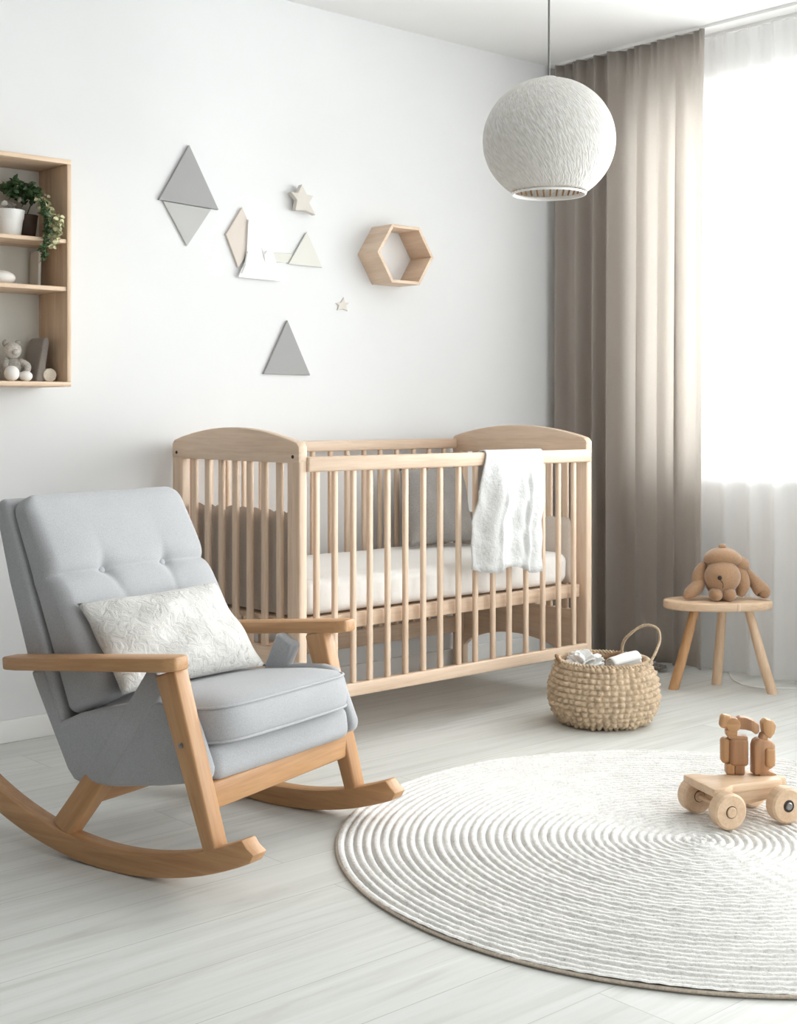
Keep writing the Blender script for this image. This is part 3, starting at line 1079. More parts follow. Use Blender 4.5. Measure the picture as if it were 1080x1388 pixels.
# ------------------------------------------------------------------ basket
BK = (-0.922, -1.085)
bk = empty('woven_basket', (BK[0], BK[1], 0))
tag(bk, 'round chunky woven seagrass basket with a hoop handle on the floor before the crib', 'basket')
def basket_body():
    prof = [(0.118, 0.0), (0.142, 0.006), (0.163, 0.026), (0.178, 0.055), (0.183, 0.090), (0.180, 0.125), (0.171, 0.160), (0.158, 0.190), (0.150, 0.205)]
    P = catmull([(r, 0, z) for r, z in prof], 10)
    L = [0.0]
    for i in range(1, len(P)):
        L.append(L[-1] + (P[i] - P[i - 1]).length)
    rows, colsn = 13, 46
    NA, NV = colsn * 7, rows * 7
    rnd = random.Random(2)
    jit = {}
    vs, fs = [], []
    for j in range(NV + 1):
        t = L[-1] * j / NV
        i = 0
        while i < len(L) - 2 and L[i + 1] < t:
            i += 1
        f = (t - L[i]) / (L[i + 1] - L[i])
        p = P[i].lerp(P[i + 1], f)
        tg = (P[i + 1] - P[i]).normalized()
        nx, nz_ = tg.z, -tg.x
        for q in range(NA):
            a = 2 * PI * q / NA
            v = j / NV * rows
            row = min(rows - 1, int(v))
            u = q / NA * colsn + 0.12 * math.sin(row * 2.1)
            col = int(u) % colsn
            k = (row, col)
            if k not in jit:
                jit[k] = (rnd.uniform(0.6, 1.25), rnd.uniform(-0.2, 0.2))
            am, sk = jit[k]
            fu = abs(math.sin(PI * (u + sk * math.sin(PI * v))))
            fv = abs(math.sin(PI * v))
            d = 0.014 * am * (fu ** 0.6) * (fv ** 0.55) - 0.004
            r = p.x + nx * d
            vs.append((r * math.cos(a), r * math.sin(a), p.z + nz_ * d + 0.006))
    for j in range(NV):
        for q in range(NA):
            fs.append((j * NA + q, j * NA + (q + 1) % NA, (j + 1) * NA + (q + 1) % NA, (j + 1) * NA + q))
    # inner wall
    base = len(vs)
    inner = [(0.146, 0.211), (0.142, 0.20), (0.155, 0.15), (0.165, 0.09), (0.14, 0.03), (0.02, 0.02)]
    for (r, z) in inner:
        for q in range(NA):
            a = 2 * PI * q / NA
            vs.append((r * math.cos(a), r * math.sin(a), z))
    rows_ = [NV * NA] + [base + i * NA for i in range(len(inner))]
    for j in range(len(rows_) - 1):
        for q in range(NA):
            fs.append((rows_[j] + q, rows_[j] + (q + 1) % NA, rows_[j + 1] + (q + 1) % NA, rows_[j + 1] + q))
    fs.append(tuple(base + (len(inner) - 1) * NA + q for q in range(NA)))
    fs.append(tuple(range(NA)))
    return from_data('body', vs, fs, M['straw'], bk, True)
basket_body()
def rope(name, pts, r, mat, parent, twists=26, closed=False, loc=(0, 0, 0)):
    """two-strand twisted rope as one mesh"""
    q = catmull(pts, 14, closed)
    m = len(q)
    vs, fs = [], []
    n = 7
    for strand in (0, 1):
        off = len(vs)
        for i in range(m):
            t = (q[(i + 1) % m] - q[i - 1]) if closed else (q[min(i + 1, m - 1)] - q[max(i - 1, 0)])
            t.normalize()
            up = Vector((0.3, 0.2, 0.93))
            a = (up - t * up.dot(t)).normalized()
            b = t.cross(a)
            th = 2 * PI * twists * i / m + strand * PI
            c = q[i] + (a * math.cos(th) + b * math.sin(th)) * r * 0.5
            for j in range(n):
                ph = 2 * PI * j / n
                vs.append(c + (a * math.cos(ph) + b * math.sin(ph)) * r * 0.62)
        for i in range(m if closed else m - 1):
            for j in range(n):
                fs.append((off + i * n + j, off + i * n + (j + 1) % n, off + ((i + 1) % m) * n + (j + 1) % n, off + ((i + 1) % m) * n + j))
    return from_data(name, vs, fs, mat, parent, True, loc=loc)
rope('rim', [(0.150 * math.cos(2 * PI * i / 24), 0.150 * math.sin(2 * PI * i / 24), 0.212) for i in range(24)], 0.008, M['straw'], bk, 40, True)
# hoop handle on the right, standing up (right = camera right)
cr, cf = Vector((0.747, -0.665, 0)), Vector((0.665, 0.747, 0))
def bp(r_, f_, z):
    v = cr * r_ + cf * f_
    return (v.x, v.y, z)
rope('handle', [bp(0.128, -0.075, 0.195), bp(0.160, -0.060, 0.235), bp(0.186, -0.03, 0.285), bp(0.178, -0.01, 0.322), bp(0.138, 0.02, 0.325), bp(0.095, 0.06, 0.285), bp(0.082, 0.095, 0.250), bp(0.080, 0.120, 0.205)], 0.0055, M['straw'], bk, 30)
rope('handle', [bp(-0.146, 0.045, 0.205), bp(-0.156, 0.02, 0.222), bp(-0.160, -0.015, 0.224), bp(-0.148, -0.04, 0.205)], 0.006, M['straw_dark'], bk, 10)
tube('lining', [(0.139 * math.cos(2 * PI * i / 20), 0.139 * math.sin(2 * PI * i / 20), 0.203 + 0.006 * math.sin(i * 2.3)) for i in range(20)], [0.010 + 0.003 * math.sin(i * 1.9) for i in range(20)], M['straw_dark'], bk, 4, 10, True)
# things in the basket
def bw(r_, f_, z):
    p = bp(r_, f_, z)
    return (BK[0] + p[0], BK[1] + p[1], z)
def roll(name, p0, p1, r, mat, label):
    p0, p1 = Vector(p0), Vector(p1)
    ax = (p1 - p0).normalized()
    a = Vector((0, 0, 1)) - ax * ax.z
    a.normalize()
    b = ax.cross(a)
    vs, fs = [], []
    n, turns = 90, 3.2
    L = 10
    for k in range(L + 1):
        c = p0.lerp(p1, k / L)
        e = 1.0 - 0.06 * abs(2 * k / L - 1) ** 6
        for i in range(n + 1):
            t = i / n
            rr = (0.25 + 0.75 * t) * r * e * (1 + 0.03 * math.sin(5 * t * turns + k))
            th = 2 * PI * turns * t
            vs.append(c + a * math.cos(th) * rr + b * math.sin(th) * rr)
    for k in range(L):
        for i in range(n):
            fs.append((k * (n + 1) + i, k * (n + 1) + i + 1, (k + 1) * (n + 1) + i + 1, (k + 1) * (n + 1) + i))
    o = from_data(name, vs, fs, mat, None, True)
    md = o.modifiers.new('thickness', 'SOLIDIFY')
    md.thickness = 0.004
    return tag(o, label, 'towel')
roll('rolled_towel', bw(0.016, -0.058, 0.196), bw(0.112, -0.020, 0.216), 0.036, M['towel'], 'white rolled towel poking out at the handle side of the basket')
def bunched(name, c, rx, ry, h, mat, seed, amp=0.02):
    off = Vector((seed * 3.1, seed * 1.7, seed * 0.9))
    bm = bmesh.new()
    bmesh.ops.create_icosphere(bm, subdivisions=5, radius=1)
    for v in bm.verts:
        n = v.co.normalized()
        r = 1 - amp / rx * 1.6 * abs(noise.noise(n * 2.3 + off)) ** 0.8 * 2 + amp / rx * 0.2 * noise.noise(n * 4 + off)
        co = n * r
        v.co = Vector((co.x * rx, co.y * ry, (co.z * h) if co.z > 0 else co.z * h * 0.6))
    return from_bm(name, bm, mat, None, smooth=True, loc=c, rot=(0, 0, R(-41.7)))
o = bunched('folded_cloth', bw(-0.062, 0.025, 0.195), 0.076, 0.060, 0.050, M['towel'], 3, 0.022)
tag(o, 'white crumpled cloth bunched inside the left side of the basket', 'cloth')

# ------------------------------------------------------------------ stool and plush dog
ST = (-0.165, -1.015)
st = empty('stool', (ST[0], ST[1], 0), R(-41.7))
tag(st, 'small pale three-legged wooden stool beside the drape under the window', 'stool')
pl = []
for i in range(72):
    t = 2 * PI * i / 72
    x = 0.205 * math.copysign(abs(math.cos(t)) ** 0.9, math.cos(t))
    y = (0.118 if math.sin(t) > 0 else 0.112) * math.copysign(abs(math.sin(t)) ** 0.85, math.sin(t))
    pl.append((x, y))
prism('seat', pl, 0.308, 0.340, M['toyX'], st, 'XY', 0.008, 3, ang=40)
for (tx, ty, bx_, by_) in [(-0.085, -0.005, -0.168, -0.006), (0.030, 0.045, 0.016, 0.085), (0.105, -0.040, 0.182, -0.090)]:
    lg = tube('leg', [(bx_, by_, 0.002), (bx_, by_, 0.006), (bx_ + (tx - bx_) * .5, by_ + (ty - by_) * .5, 0.155), (tx, ty, 0.314)], [0.016, 0.019, 0.0185, 0.0165], M['oakZ' if bx_ < -0.1 else 'toyZ'], st, 6, 20)
    auto_smooth(lg, 40)
    lathe('foot_pad', [(0.0165, 0.0), (0.0165, 0.004)], M['dark'], st, 20, loc=(bx_, by_, 0.0))
box('wedge', (0.048, -0.112, 0.311), (0.060, -0.100, 0.338), M['shelfZ'], st, 0.001)

dg = empty('plush_dog', (ST[0], ST[1], 0.340), R(-41.7))
tag(dg, 'brown plush dog with floppy ears slumped on the small wooden stool', 'plush toy')
PM = M['plush']
ellipsoid('body', (0.020, 0.045, 0.081), (0.062, 0.050, 0.080), PM, dg)
ellipsoid('head', (0.014, -0.018, 0.090), (0.068, 0.060, 0.063), PM, dg)
def capfn(co):
    return (co.x, co.y, co.z + 0.10 * co.x * 0 - 2.2 * co.x * co.x * (1 if co.x < 0 else 1.2))
ellipsoid('forehead', (0.022, 0.006, 0.164), (0.075, 0.056, 0.036), PM, dg, rot=(0, R(2), 0), fn=capfn)
ellipsoid('topknot', (0.018, 0.000, 0.202), (0.015, 0.014, 0.011), PM, dg)
ellipsoid('nose', (-0.010, -0.0765, 0.092), (0.0085, 0.006, 0.0085), M['nose'], dg, seg=16)
tube('mouth_seam', [(-0.008, -0.077, 0.084), (0.002, -0.0775, 0.070), (0.002, -0.073, 0.052)], 0.0012, M['nose'], dg, 4, 6)
ellipsoid('ear', (0.084, 0.004, 0.141), (0.043, 0.028, 0.026), PM, dg, rot=(0, R(30), 0))
tube('ear', [(-0.045, 0.020, 0.140), (-0.062, 0.018, 0.105), (-0.070, 0.014, 0.068), (-0.078, 0.008, 0.036)], [0.010, 0.024, 0.027, 0.014], PM, dg, 8, 18)
tube('arm', [(-0.055, 0.010, 0.075), (-0.082, -0.004, 0.046), (-0.112, -0.018, 0.026), (-0.134, -0.026, 0.013)], [0.018, 0.026, 0.022, 0.008], PM, dg, 8, 18)
tube('arm', [(0.064, -0.002, 0.130), (0.085, 0.000, 0.100), (0.093, -0.006, 0.055), (0.080, -0.012, 0.016)], [0.012, 0.026, 0.028, 0.014], PM, dg, 8, 18)
tube('ear', [(0.100, 0.020, 0.128), (0.130, 0.012, 0.085), (0.158, -0.004, 0.046), (0.172, -0.016, 0.028), (0.166, -0.024, 0.012)], [0.012, 0.019, 0.029, 0.026, 0.010], PM, dg, 8, 18)
for x in (-0.018, 0.032):
    ellipsoid('foot', (x, -0.045, 0.026), (0.0265, 0.036, 0.026), PM, dg)

# ------------------------------------------------------------------ toy car and figures on the rug
CX_, CY_ = -1.51 - 0.012 * 0.9207 - 0.03 * 0.3903, -2.01 + 0.012 * 0.3903 - 0.03 * 0.9207
RZT = math.atan2(-0.39, 0.92)
ZR = 0.0137
car = empty('toy_car', (CX_, CY_, ZR), RZT)
tag(car, 'pale wooden toy car with four chunky wheels standing on the round rug', 'toy car')
deck = [(-0.112, -0.074), (-0.080, -0.076), (-0.045, -0.050), (0.108, -0.044), (0.112, 0.040), (-0.040, 0.048), (-0.080, 0.078), (-0.112, 0.076)]
prism('deck', deck, 0.074, 0.096, M['toyX'], car, 'XY', 0.004)
prism('chassis', [(-0.060, 0.050), (-0.030, 0.036), (0.050, 0.044), (0.108, 0.052), (0.108, 0.078), (-0.060, 0.078)], -0.042, 0.042, M['toyX'], car, 'XZ', 0.003)
box('tail_block', (0.100, -0.034, 0.070), (0.126, -0.010, 0.096), M['toyX'], car, 0.003)
for (x, y) in [(-0.083, -0.088), (-0.083, 0.062), (0.083, -0.088), (0.083, 0.062)]:
    w = lathe('wheel', [(0.02, -0.019), (0.040, -0.019), (0.0452, -0.014), (0.0452, 0.014), (0.040, 0.019), (0.02, 0.019)], M['toyZ'], car, 44, loc=(x, y, 0.0452), rot=(PI / 2, 0, 0))
    sx = 1
    hr = 0.0095 if (x > 0 and y < 0) else 0.0135
    lathe('hub_pin', [(hr, 0.0), (hr, 0.0215), (hr - 0.002, 0.0235)], M['metal'] if (x > 0 and y < 0) else M['toyZ'], w, 24)
    lathe('hub_ring', [(0.0155, 0.0), (0.0155, 0.0196), (0.0132, 0.0200)], M['dark'], w, 24)
for x in (-0.083, 0.083):
    tube('axle', [(x, -0.08, 0.0452), (x, 0, 0.0452), (x, 0.06, 0.0452)], 0.006, M['toyY'], car, 2, 12)

CRv = Vector((0.747, -0.665, 0))
ZD = ZR + 0.096
def rbk(name, c, d, r, mat, parent, rot=(0, 0, 0), fn=None):
    return roundbox(name, d, r, (6, 6, 6), mat, parent, fn, loc=c, rot=rot)
CC = Matrix.Translation((CX_, CY_, ZD)) @ Matrix.Rotation(RZT, 4, 'Z')
# left figure
p = CC @ Vector((0.022, 0.042, 0))
f1 = empty('toy_figure', p, R(-41.7 - 4))
tag(f1, 'brown wooden block figure on the toy car with its arm reaching across to its partner', 'toy figure', 'wooden figures on the toy car')
def taper(k0, k1, h):
    def fn(co):
        t = co.z / h + 0.5
        k = k0 + (k1 - k0) * min(1, t * 1.6)
        return (co.x * k, co.y * k, co.z)
    return fn
WN = M['walnutZ']
rbk('torso', (0.008, -0.002, 0.058), (0.048, 0.036, 0.072), 0.009, WN, f1)
rbk('side_block', (-0.024, 0.004, 0.060), (0.026, 0.034, 0.066), 0.010, M['oakZ'], f1)
rbk('foot', (-0.014, 0.0, 0.014), (0.022, 0.034, 0.028), 0.004, M['oakZ'], f1)
rbk('foot', (0.010, 0.0, 0.014), (0.026, 0.034, 0.028), 0.004, WN, f1)
rbk('collar', (0.006, 0.0, 0.096), (0.050, 0.034, 0.010), 0.004, WN, f1, rot=(0, R(4), 0))
rbk('neck', (-0.010, 0.0, 0.108), (0.030, 0.028, 0.020), 0.006, M['oakX'], f1)
rbk('head', (-0.025, 0.0, 0.136), (0.030, 0.030, 0.036), 0.010, M['oakZ'], f1, rot=(0, R(8), 0))
lathe('hand_disc', [(0.010, -0.013), (0.018, -0.011), (0.0195, 0.0), (0.018, 0.011), (0.010, 0.013)], M['oakX'], f1, 28, loc=(-0.006, -0.004, 0.129), rot=(PI / 2, 0, 0))
prism('arm', [(0.000, 0.118), (-0.002, 0.140), (0.010, 0.149), (0.026, 0.149), (0.048, 0.140), (0.060, 0.130), (0.061, 0.112), (0.052, 0.104), (0.040, 0.113), (0.024, 0.117)], -0.015, 0.015, WN, f1, 'XZ', 0.004)
# right figure
p = CC @ Vector((0.086, 0.010, 0))
f2 = empty('toy_figure', p, R(-41.7 + 6))
tag(f2, 'brown wooden block figure with a curled arm at the back of the toy car', 'toy figure', 'wooden figures on the toy car')
prism('torso', [(-0.030, 0.002), (-0.030, 0.076), (-0.026, 0.090), (-0.014, 0.096), (0.016, 0.090), (0.027, 0.080), (0.028, 0.040), (0.022, 0.022), (0.006, 0.012), (-0.006, 0.004)], -0.018, 0.018, WN, f2, 'XZ', 0.005, 3)
prism('foot', [(-0.016, 0.0), (-0.012, 0.010), (0.010, 0.012), (0.030, 0.004), (0.032, 0.0)], -0.016, 0.016, WN, f2, 'XZ', 0.003)
rbk('arm', (0.012, -0.018, 0.048), (0.026, 0.014, 0.048), 0.006, M['oakZ'], f2)
rbk('neck', (0.000, 0.0, 0.098), (0.020, 0.024, 0.020), 0.005, WN, f2, rot=(0, R(20), 0))
prism('head', [(-0.002, 0.108), (-0.006, 0.136), (0.004, 0.146), (0.022, 0.142), (0.031, 0.128), (0.026, 0.108), (0.014, 0.094)], -0.015, 0.015, M['oakZ'], f2, 'XZ', 0.004)

# ------------------------------------------------------------------ pendant lamp
LP = (-1.365, -1.236, 1.894)
lamp = empty('pendant_lamp', LP)
tag(lamp, 'white woven globe pendant lamp hanging on a thin cord from the ceiling', 'pendant lamp')
def globe():
    Rr, cut = 0.205, -0.170
    NA, NP = 128, 64
    p0 = math.acos(cut / Rr)          # polar angle of the opening
    p1 = math.asin(0.022 / Rr)
    bm = bmesh.new()
    uvl = bm.loops.layers.uv.new('UVMap')
    g = []
    for j in range(NP + 1):
        ph = p0 + (p1 - p0) * j / NP
        g.append([bm.verts.new((Rr * math.sin(ph) * math.cos(2 * PI * i / NA), Rr * math.sin(ph) * math.sin(2 * PI * i / NA), 0.94 * Rr * math.cos(ph))) for i in range(NA)])
    for j in range(NP):
        for i in range(NA):
            f = bm.faces.new((g[j][i], g[j][(i + 1) % NA], g[j + 1][(i + 1) % NA], g[j + 1][i]))
            for l, (a, b) in zip(f.loops, ((i, j), (i + 1, j), (i + 1, j + 1), (i, j + 1))):
                l[uvl].uv = (a / NA, b / NP)
    o = from_bm('shade', bm, M['shade'], lamp, smooth=True)
    md = o.modifiers.new('thickness', 'SOLIDIFY')
    md.thickness = 0.003
    return o
globe()
ro = 0.205 * math.sin(math.acos(-0.170 / 0.205))
lathe('rim', [(ro - 0.006, -0.163), (ro - 0.005, -0.1685), (ro - 0.001, -0.169), (ro + 0.0015, -0.163), (ro - 0.006, -0.160), (ro - 0.006, -0.163)], M['white'], lamp, 96, close=False)
# little wooden ribs seen through the opening
for i in range(36):
    a = 2 * PI * i / 36
    beam('rib', (0.112 * math.cos(a), 0.112 * math.sin(a), -0.155), (0.128 * math.cos(a), 0.128 * math.sin(a), -0.128), 0.004, 0.005, M['oakZ'], lamp, 0.001, hint=(-math.sin(a), math.cos(a), 0))
tube('cord', [(0, 0, 0.15), (0, 0, 0.4), (0, 0, CEIL - LP[2])], 0.0032, M['cordgrey'], lamp, 2, 10)
lathe('socket', [(0.018, 0.10), (0.020, 0.11), (0.020, 0.165), (0.012, 0.178), (0.006, 0.195)], M['white'], lamp, 28)
lathe('top_cap', [(0.004, 0.198), (0.024, 0.196), (0.026, 0.191), (0.004, 0.189)], M['white'], lamp, 32)
ellipsoid('bulb', (0, 0, 0.055), (0.030, 0.030, 0.045), M['white'], lamp)
lathe('ceiling_rose', [(0.05, CEIL - LP[2]), (0.05, CEIL - LP[2] - 0.018), (0.01, CEIL - LP[2] - 0.03)], M['white'], lamp, 32)

# ------------------------------------------------------------------ wall shelf and its contents
SX0, SX1 = -3.10, -2.441
SHZ0, SHZ1 = 1.133, 1.845
shf = empty('wall_shelf', ((SX0 + SX1) / 2, 0, SHZ0))
tag(shf, 'open box wall shelf of pale pine with plants and ornaments at the left', 'wall shelf')
hw = (SX1 - SX0) / 2
HH = SHZ1 - SHZ0
t = 0.015
box('side_panel', (hw - t, -0.20, t), (hw, 0, HH - t), M['shelfZ'], shf, 0.002)
box('side_panel', (-hw, -0.20, t), (-hw + t, 0, HH - t), M['shelfZ'], shf, 0.002)
box('top_board', (-hw, -0.20, HH - t), (hw, 0, HH), M['shelfX'], shf, 0.002)
box('bottom_board', (-hw, -0.20, 0), (hw, 0, t), M['shelfX'], shf, 0.002)
Z1, Z2, Z0_ = 1.595, 1.446, SHZ0 + t
box('shelf_board', (-hw + t, -0.196, Z1 - 0.013 - SHZ0), (hw - t, -0.012, Z1 - SHZ0), M['shelfX'], shf, 0.002)
box('shelf_board', (-hw + t, -0.196, Z2 - 0.014 - SHZ0), (hw - t, -0.012, Z2 - SHZ0), M['shelfX'], shf, 0.002)
box('back_panel', (-hw + t, -0.012, t), (hw - t, -0.001, HH - t), M['decal_pale'], shf)

# white pot
pot = empty('planter', (-2.612, -0.115, Z1))
lathe('pot', [(0.036, 0.0), (0.038, 0.003), (0.044, 0.050), (0.0455, 0.056), (0.047, 0.060), (0.050, 0.084), (0.046, 0.085), (0.043, 0.072), (0.005, 0.070)], M['white'], pot, 40)
rnd = random.Random(12)
def leaves(name, pts, mat, parent, size=(0.010, 0.016), k=1, spread=0.012, rnd=rnd):
    vs, fs = [], []
    for p in pts:
        for _ in range(k):
            c = Vector(p) + Vector((rnd.gauss(0, spread), rnd.gauss(0, spread), rnd.gauss(0, spread)))
            L = rnd.uniform(*size)
            e = Euler((rnd.uniform(-1.2, 1.2), rnd.uniform(-1.2, 1.2), rnd.uniform(0, 6.28)))
            m = e.to_matrix()
            loc = [(0, -L, 0), (L * .55, -L * .2, L * .12), (L * .45, L * .45, L * .1), (0, L, -L * .1), (-L * .45, L * .45, L * .1), (-L * .55, -L * .2, L * .12), (0, 0, -L * .04)]
            b0 = len(vs)
            for q in loc:
                vs.append(c + m @ Vector(q))
            for a in range(6):
                fs.append((b0 + a, b0 + (a + 1) % 6, b0 + 6))
    return from_data(name, vs, fs, mat, parent, False)
leaves('foliage', [(rnd.uniform(-0.04, 0.03), rnd.uniform(-0.03, 0.03), 0.085 + rnd.uniform(0, 0.03)) for _ in range(16)], M['knit'], pot, (0.010, 0.018), 1, 0.004)
tag(pot, 'white ceramic pot with a few grey leaves on the top shelf', 'plant pot')
# ivy in a dark pot
ivy = empty('potted_ivy', (-2.535, -0.075, Z1))
lathe('pot', [(0.026, 0.0), (0.030, 0.004), (0.038, 0.070), (0.040, 0.080), (0.034, 0.080), (0.005, 0.074)], M['brownpot'], ivy, 36)
pts = []
for _ in range(150):
    a, r = rnd.uniform(0, 2 * PI), math.sqrt(rnd.random())
    pts.append((-0.022 + 0.062 * r * math.cos(a), -0.02 + 0.045 * r * math.sin(a), 0.155 + rnd.uniform(-0.04, 0.035) * (1.1 - r) - 0.35 * max(0, 0.04 * r * math.cos(a))))
leaves('foliage', pts, M['leaf'], ivy, (0.009, 0.016), 2, 0.007)
pts = []
for i in range(60):
    t_ = i / 59
    pts.append((0.02 + 0.022 * math.sin(PI * t_ * 0.8), -0.05 - 0.075 * min(1, t_ * 1.6), 0.135 - 0.150 * t_))
leaves('variegated_leaves', pts, M['leaf2'], ivy, (0.008, 0.014), 4, 0.011)
pts = []
for i in range(46):
    t_ = i / 45
    pts.append((-0.004 + 0.010 * math.sin(4 * t_), -0.118 - 0.020 * min(1, t_ * 3), 0.110 - 0.185 * t_))
leaves('trailing_vine', pts, M['leaf'], ivy, (0.006, 0.010), 3, 0.006)
tube('stem', [(0.0, 0, 0.07), (0.004, -0.05, 0.125), (0.0, -0.112, 0.115), (-0.002, -0.135, 0.03), (-0.002, -0.136, -0.065)], 0.0018, M['leaf'], ivy, 6, 6)
tag(ivy, 'dark green ivy trailing from a brown pot over the edge of the top shelf', 'plant')
# middle shelf
o = ellipsoid('stone', (-2.640, -0.11, Z2 + 0.0235), (0.052, 0.038, 0.0235), M['stone'], None)
tag(o, 'smooth white stone lying on the middle shelf at the left edge', 'stone')
o = beam('bookend', (-2.492, -0.055, Z2 + 0.003), (-2.486, -0.050, Z2 + 0.122), 0.010, 0.060, M['decal_pale'], None, 0.002)
tag(o, 'narrow pale upright board standing on the middle shelf below the ivy', 'bookend')
# bottom shelf
doll = empty('knitted_doll', (-2.585, -0.085, Z0_))
ellipsoid('body', (0, 0, 0.040), (0.032, 0.028, 0.040), M['knit'], doll)
ellipsoid('head', (-0.002, -0.008, 0.098), (0.028, 0.025, 0.026), M['knitlight'], doll)
ellipsoid('muzzle', (-0.002, -0.032, 0.092), (0.013, 0.010, 0.010), M['knitlight'], doll)
ellipsoid('ear', (-0.022, 0.0, 0.120), (0.010, 0.007, 0.012), M['knit'], doll)
ellipsoid('ear', (0.020, 0.0, 0.120), (0.010, 0.007, 0.012), M['knit'], doll)
tube('arm', [(0.022, -0.008, 0.066), (0.038, -0.026, 0.050), (0.032, -0.038, 0.030)], [0.010, 0.012, 0.009], M['knitlight'], doll, 6, 12)
tube('arm', [(-0.024, -0.008, 0.066), (-0.038, -0.026, 0.048), (-0.028, -0.038, 0.032)], [0.010, 0.012, 0.009], M['knit'], doll, 6, 12)
tube('leg', [(0.014, -0.016, 0.020), (0.022, -0.045, 0.014), (0.026, -0.060, 0.016)], [0.012, 0.013, 0.011], M['knitlight'], doll, 6, 12)
tube('leg', [(-0.014, -0.016, 0.020), (-0.022, -0.045, 0.014), (-0.024, -0.060, 0.016)], [0.012, 0.013, 0.011], M['knit'], doll, 6, 12)
tag(doll, 'grey knitted doll sitting on the bottom shelf', 'doll')
o = prism('leaning_cushion', [(-0.012, 0.0), (0.016, 0.0), (0.036, 0.128), (0.030, 0.142), (0.016, 0.138)], -0.055, 0.045, M['greycloth'], None, 'XZ', 0.006, 3, loc=(-2.520, -0.085, Z0_))
tag(o, 'slim grey fabric panel leaning beside the knitted doll on the bottom shelf', 'cushion')
can = lathe('candle', [(0.010, 0.0), (0.0205, 0.0), (0.0215, 0.003), (0.0215, 0.042), (0.020, 0.045), (0.004, 0.0455)], M['candle'], None, 32, loc=(-2.482, -0.105, Z0_ + 0.0215), rot=(PI / 2, 0, R(-8)))
tag(can, 'short round cream candle lying on its side in the corner of the bottom shelf', 'candle')
for (x, y, r, lb) in [(-2.622, -0.160, (0.024, 0.020, 0.024), 'larger white pebble at the left front of the bottom shelf'), (-2.578, -0.165, (0.021, 0.017, 0.0165), 'smaller white pebble in front of the knitted doll')]:
    o = ellipsoid('pebble', (x, y, Z0_ + r[2]), r, M['stone'], None)
    tag(o, lb, 'pebble', 'white pebbles on the bottom shelf')
o = ellipsoid('knit_ball', (-2.625, -0.115, Z0_ + 0.096), (0.02, 0.02, 0.024), M['knitlight'], None)
bpy.data.objects.remove(o)

# ------------------------------------------------------------------ wall decorations
def decal(name, pts, thick, mat, label, cat, y=0.0, group=None, bevel=0.0015):
    cx = sum(p[0] for p in pts) / len(pts)
    cz = sum(p[1] for p in pts) / len(pts)
    o = prism(name, [(p[0] - cx, p[1] - cz) for p in pts], -thick, 0, mat, None, 'XZ', bevel, 1, loc=(cx, y, cz))
    return tag(o, label, cat, group)
decal('wall_triangle', [(-1.883, 1.994), (-2.007, 1.788), (-1.759, 1.778)], 0.012, M['decal_dark'], 'upright dark grey triangle board, top half of the big diamond on the wall', 'wall decor', group='triangle boards on the wall')
decal('wall_triangle', [(-1.988, 1.786), (-1.788, 1.777), (-1.89, 1.637)], 0.008, M['decal_mid'], 'upside-down lighter grey triangle board, bottom half of the diamond on the wall', 'wall decor', group='triangle boards on the wall')
decal('wall_diamond', [(-1.656, 1.798), (-1.727, 1.693), (-1.673, 1.577), (-1.61, 1.660), (-1.612, 1.72)], 0.010, M['decal_beige'], 'beige diamond board partly behind the white mountain on the wall', 'wall decor')
mt = decal('wall_mountain', [(-1.634, 1.757), (-1.577, 1.650), (-1.560, 1.632), (-1.551, 1.648), (-1.521, 1.640), (-1.483, 1.539), (-1.679, 1.542), (-1.643, 1.609)], 0.008, M['decal_white'], 'white mountain-shaped board with two peaks on the wall', 'wall decor', y=-0.0105)
decal('wall_strip', [(-1.521, 1.645), (-1.425, 1.649), (-1.430, 1.612), (-1.51, 1.610)], 0.004, M['decal_pale'], 'pale cream strip between the white mountain and the pale triangle', 'wall decor')
decal('wall_triangle', [(-1.358, 1.736), (-1.284, 1.605), (-1.446, 1.607)], 0.006, M['decal_pale'], 'pale cream triangle board to the right of the white mountain', 'wall decor', group='triangle boards on the wall', y=-0.0042)
decal('wall_triangle', [(-1.452, 1.397), (-1.561, 1.194), (-1.344, 1.193)], 0.012, M['decal_dark'], 'lone grey triangle board low on the wall above the crib', 'wall decor', group='triangle boards on the wall')
decal('wall_star', [(-1.401, 1.907), (-1.378, 1.871), (-1.346, 1.870), (-1.366, 1.841), (-1.336, 1.797), (-1.383, 1.810), (-1.432, 1.806), (-1.424, 1.845), (-1.452, 1.872), (-1.420, 1.873)], 0.022, M['decal_star'], 'larger taupe star mounted above the white mountain', 'wall decor', group='stars on the wall', y=-0.012)
lathe('spacer', [(0.012, 0), (0.012, 0.012)], M['decal_star'], bpy.data.objects['wall_star'], 16, loc=(0, 0.012, 0), rot=(PI / 2, 0, 0))
decal('wall_star', [(-1.175, 1.499), (-1.170, 1.480), (-1.148, 1.478), (-1.163, 1.466), (-1.155, 1.446), (-1.180, 1.452), (-1.208, 1.446), (-1.200, 1.466), (-1.217, 1.473), (-1.190, 1.478)], 0.006, M['decal_star'], 'tiny pale star low on the wall left of the hexagon shelf', 'wall decor', group='stars on the wall')
for pts in ([(0.004, 0.028), (0.018, 0.002), (0.022, -0.026), (0.011, -0.004)], [(-0.062, 0.010), (-0.056, 0.012), (-0.066, -0.040), (-0.082, -0.072), (-0.086, -0.070), (-0.072, -0.036)]):
    prism('crease', pts, -0.0086, -0.0078, M['decal_mid'], mt, 'XZ')
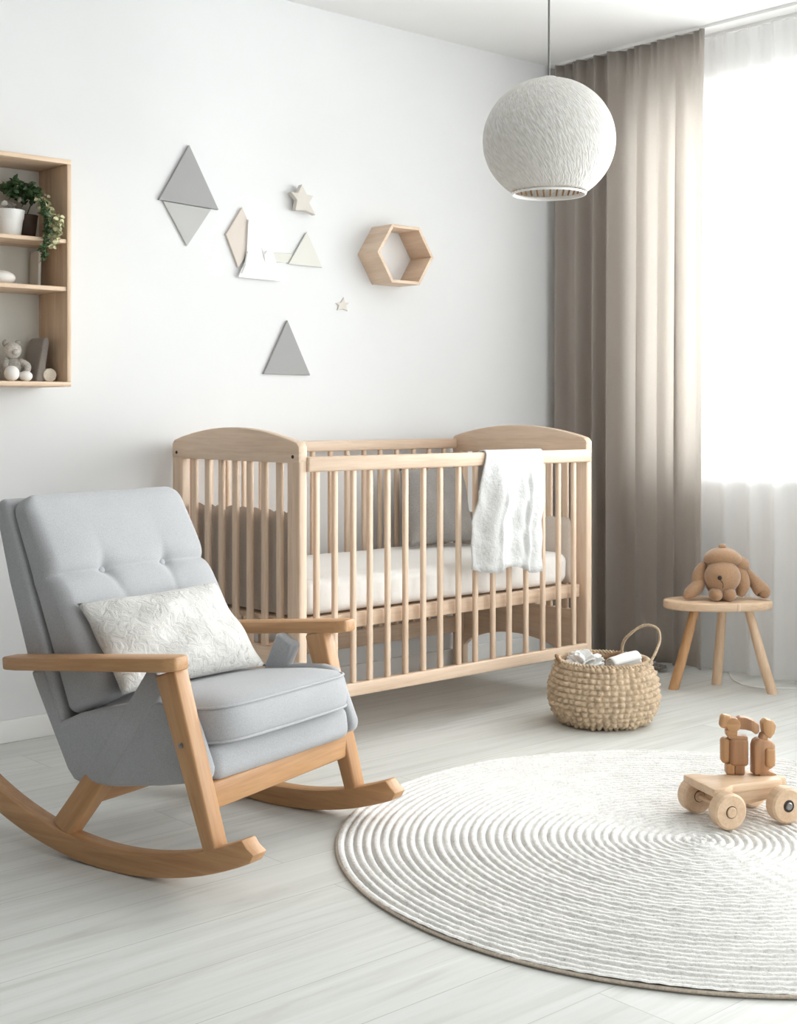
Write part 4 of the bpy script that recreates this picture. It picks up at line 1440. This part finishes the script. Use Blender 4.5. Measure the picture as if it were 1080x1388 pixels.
# hexagon shelf
hx = empty('hexagon_shelf', (-0.955, 0, 1.670))
tag(hx, 'hexagonal pale wood box shelf mounted on the white wall', 'shelf')
rh = 0.148
def hexpt(k, r):
    a = R(60 * k)
    return (r * math.cos(a), 0.885 * r * math.sin(a))
for k in range(6):
    o0, o1 = hexpt(k, rh), hexpt(k + 1, rh)
    i0, i1 = hexpt(k, rh - 0.016), hexpt(k + 1, rh - 0.016)
    prism('hexagon_board', [o0, o1, i1, i0], -0.12, 0, M['cribX'] if k % 3 == 1 else M['cribY'], hx, 'XZ', 0.001, 1)
# ------------------------------------------------------------------ small floor bits
o = bunched('crumpled_cloth', (-0.045, -0.655, 0.014), 0.055, 0.040, 0.016, M['greycloth'], 8, 0.02)
o.location = (-0.06, -0.64, 0.016)
tag(o, 'small crumpled grey cloth on the floor between basket and drape', 'cloth')
cord = tube('sheer_hem_edge', [(0.145, -0.79, 0.003), (0.130, -0.86, 0.003), (0.085, -0.90, 0.003), (0.02, -0.96, 0.003), (-0.04, -1.05, 0.003), (-0.03, -1.13, 0.003), (0.04, -1.20, 0.003), (0.10, -1.32, 0.003), (0.12, -1.6, 0.003)], 0.003, M['white'], None, 8, 8)  # edge of the sheer hem on the floor, modelled as a thin tube
tag(cord, 'thin white edge of the sheer hem looping over the floor around the stool legs', 'cord')

# ------------------------------------------------------------------ light
def area(name, loc, rot, sx, sy, power, col=(1, 1, 1)):
    l = bpy.data.lights.new(name, 'AREA')
    l.shape = 'RECTANGLE'
    l.size, l.size_y = sx, sy
    l.energy = power
    l.color = col
    o = bpy.data.objects.new(name, l)
    o.location = loc
    o.rotation_euler = rot
    COL.objects.link(o)
    return o
K = 1.0
area('daylight_window_1', (0.62, (W1[0] + W1[1]) / 2, 1.65), (0, R(90), 0), 1.6, 1.95, 115 * K, (1.0, 1.0, 0.99)).data.spread = R(105)
area('daylight_window_2', (0.62, (W2[0] + W2[1]) / 2, 1.30), (0, R(90), 0), 2.3, 2.3, 150 * K, (0.99, 1.0, 1.0))
area('front_fill_window_3', ((W3[0] + W3[1]) / 2, YF - 0.45, 1.23), (R(90), 0, 0), 2.7, 2.25, 62 * K, (0.985, 0.995, 1.0))  # fill from the front through the added window

wd = bpy.data.worlds.new('overcast_sky')
sc.world = wd
wd.use_nodes = True
bg = wd.node_tree.nodes['Background']
bg.inputs[0].default_value = (1.0, 1.0, 1.0, 1)
bg.inputs[1].default_value = 0.5

# ------------------------------------------------------------------ camera
cam = bpy.data.cameras.new('camera')
cam.sensor_fit = 'AUTO'
cam.sensor_width = 36.0
cam.lens = 1838.0 / 1388.0 * 36.0
cam.shift_y = -134.0 / 1388.0
cam.clip_start = 0.05
co = bpy.data.objects.new('camera', cam)
co.location = (-4.507, -4.062, 1.05)
co.rotation_euler = (R(90), 0, R(48.3 - 90))
COL.objects.link(co)
sc.camera = co

sc.view_settings.view_transform = 'Standard'
sc.view_settings.look = 'None'
sc.view_settings.gamma = 1.0
sc.view_settings.use_curve_mapping = False
sc.view_settings.exposure = 0.07
sc.cycles.max_bounces = 10
sc.cycles.diffuse_bounces = 6
sc.cycles.transparent_max_bounces = 12
sc.cycles.use_denoising = True
sc.cycles.sample_clamp_indirect = 6.0
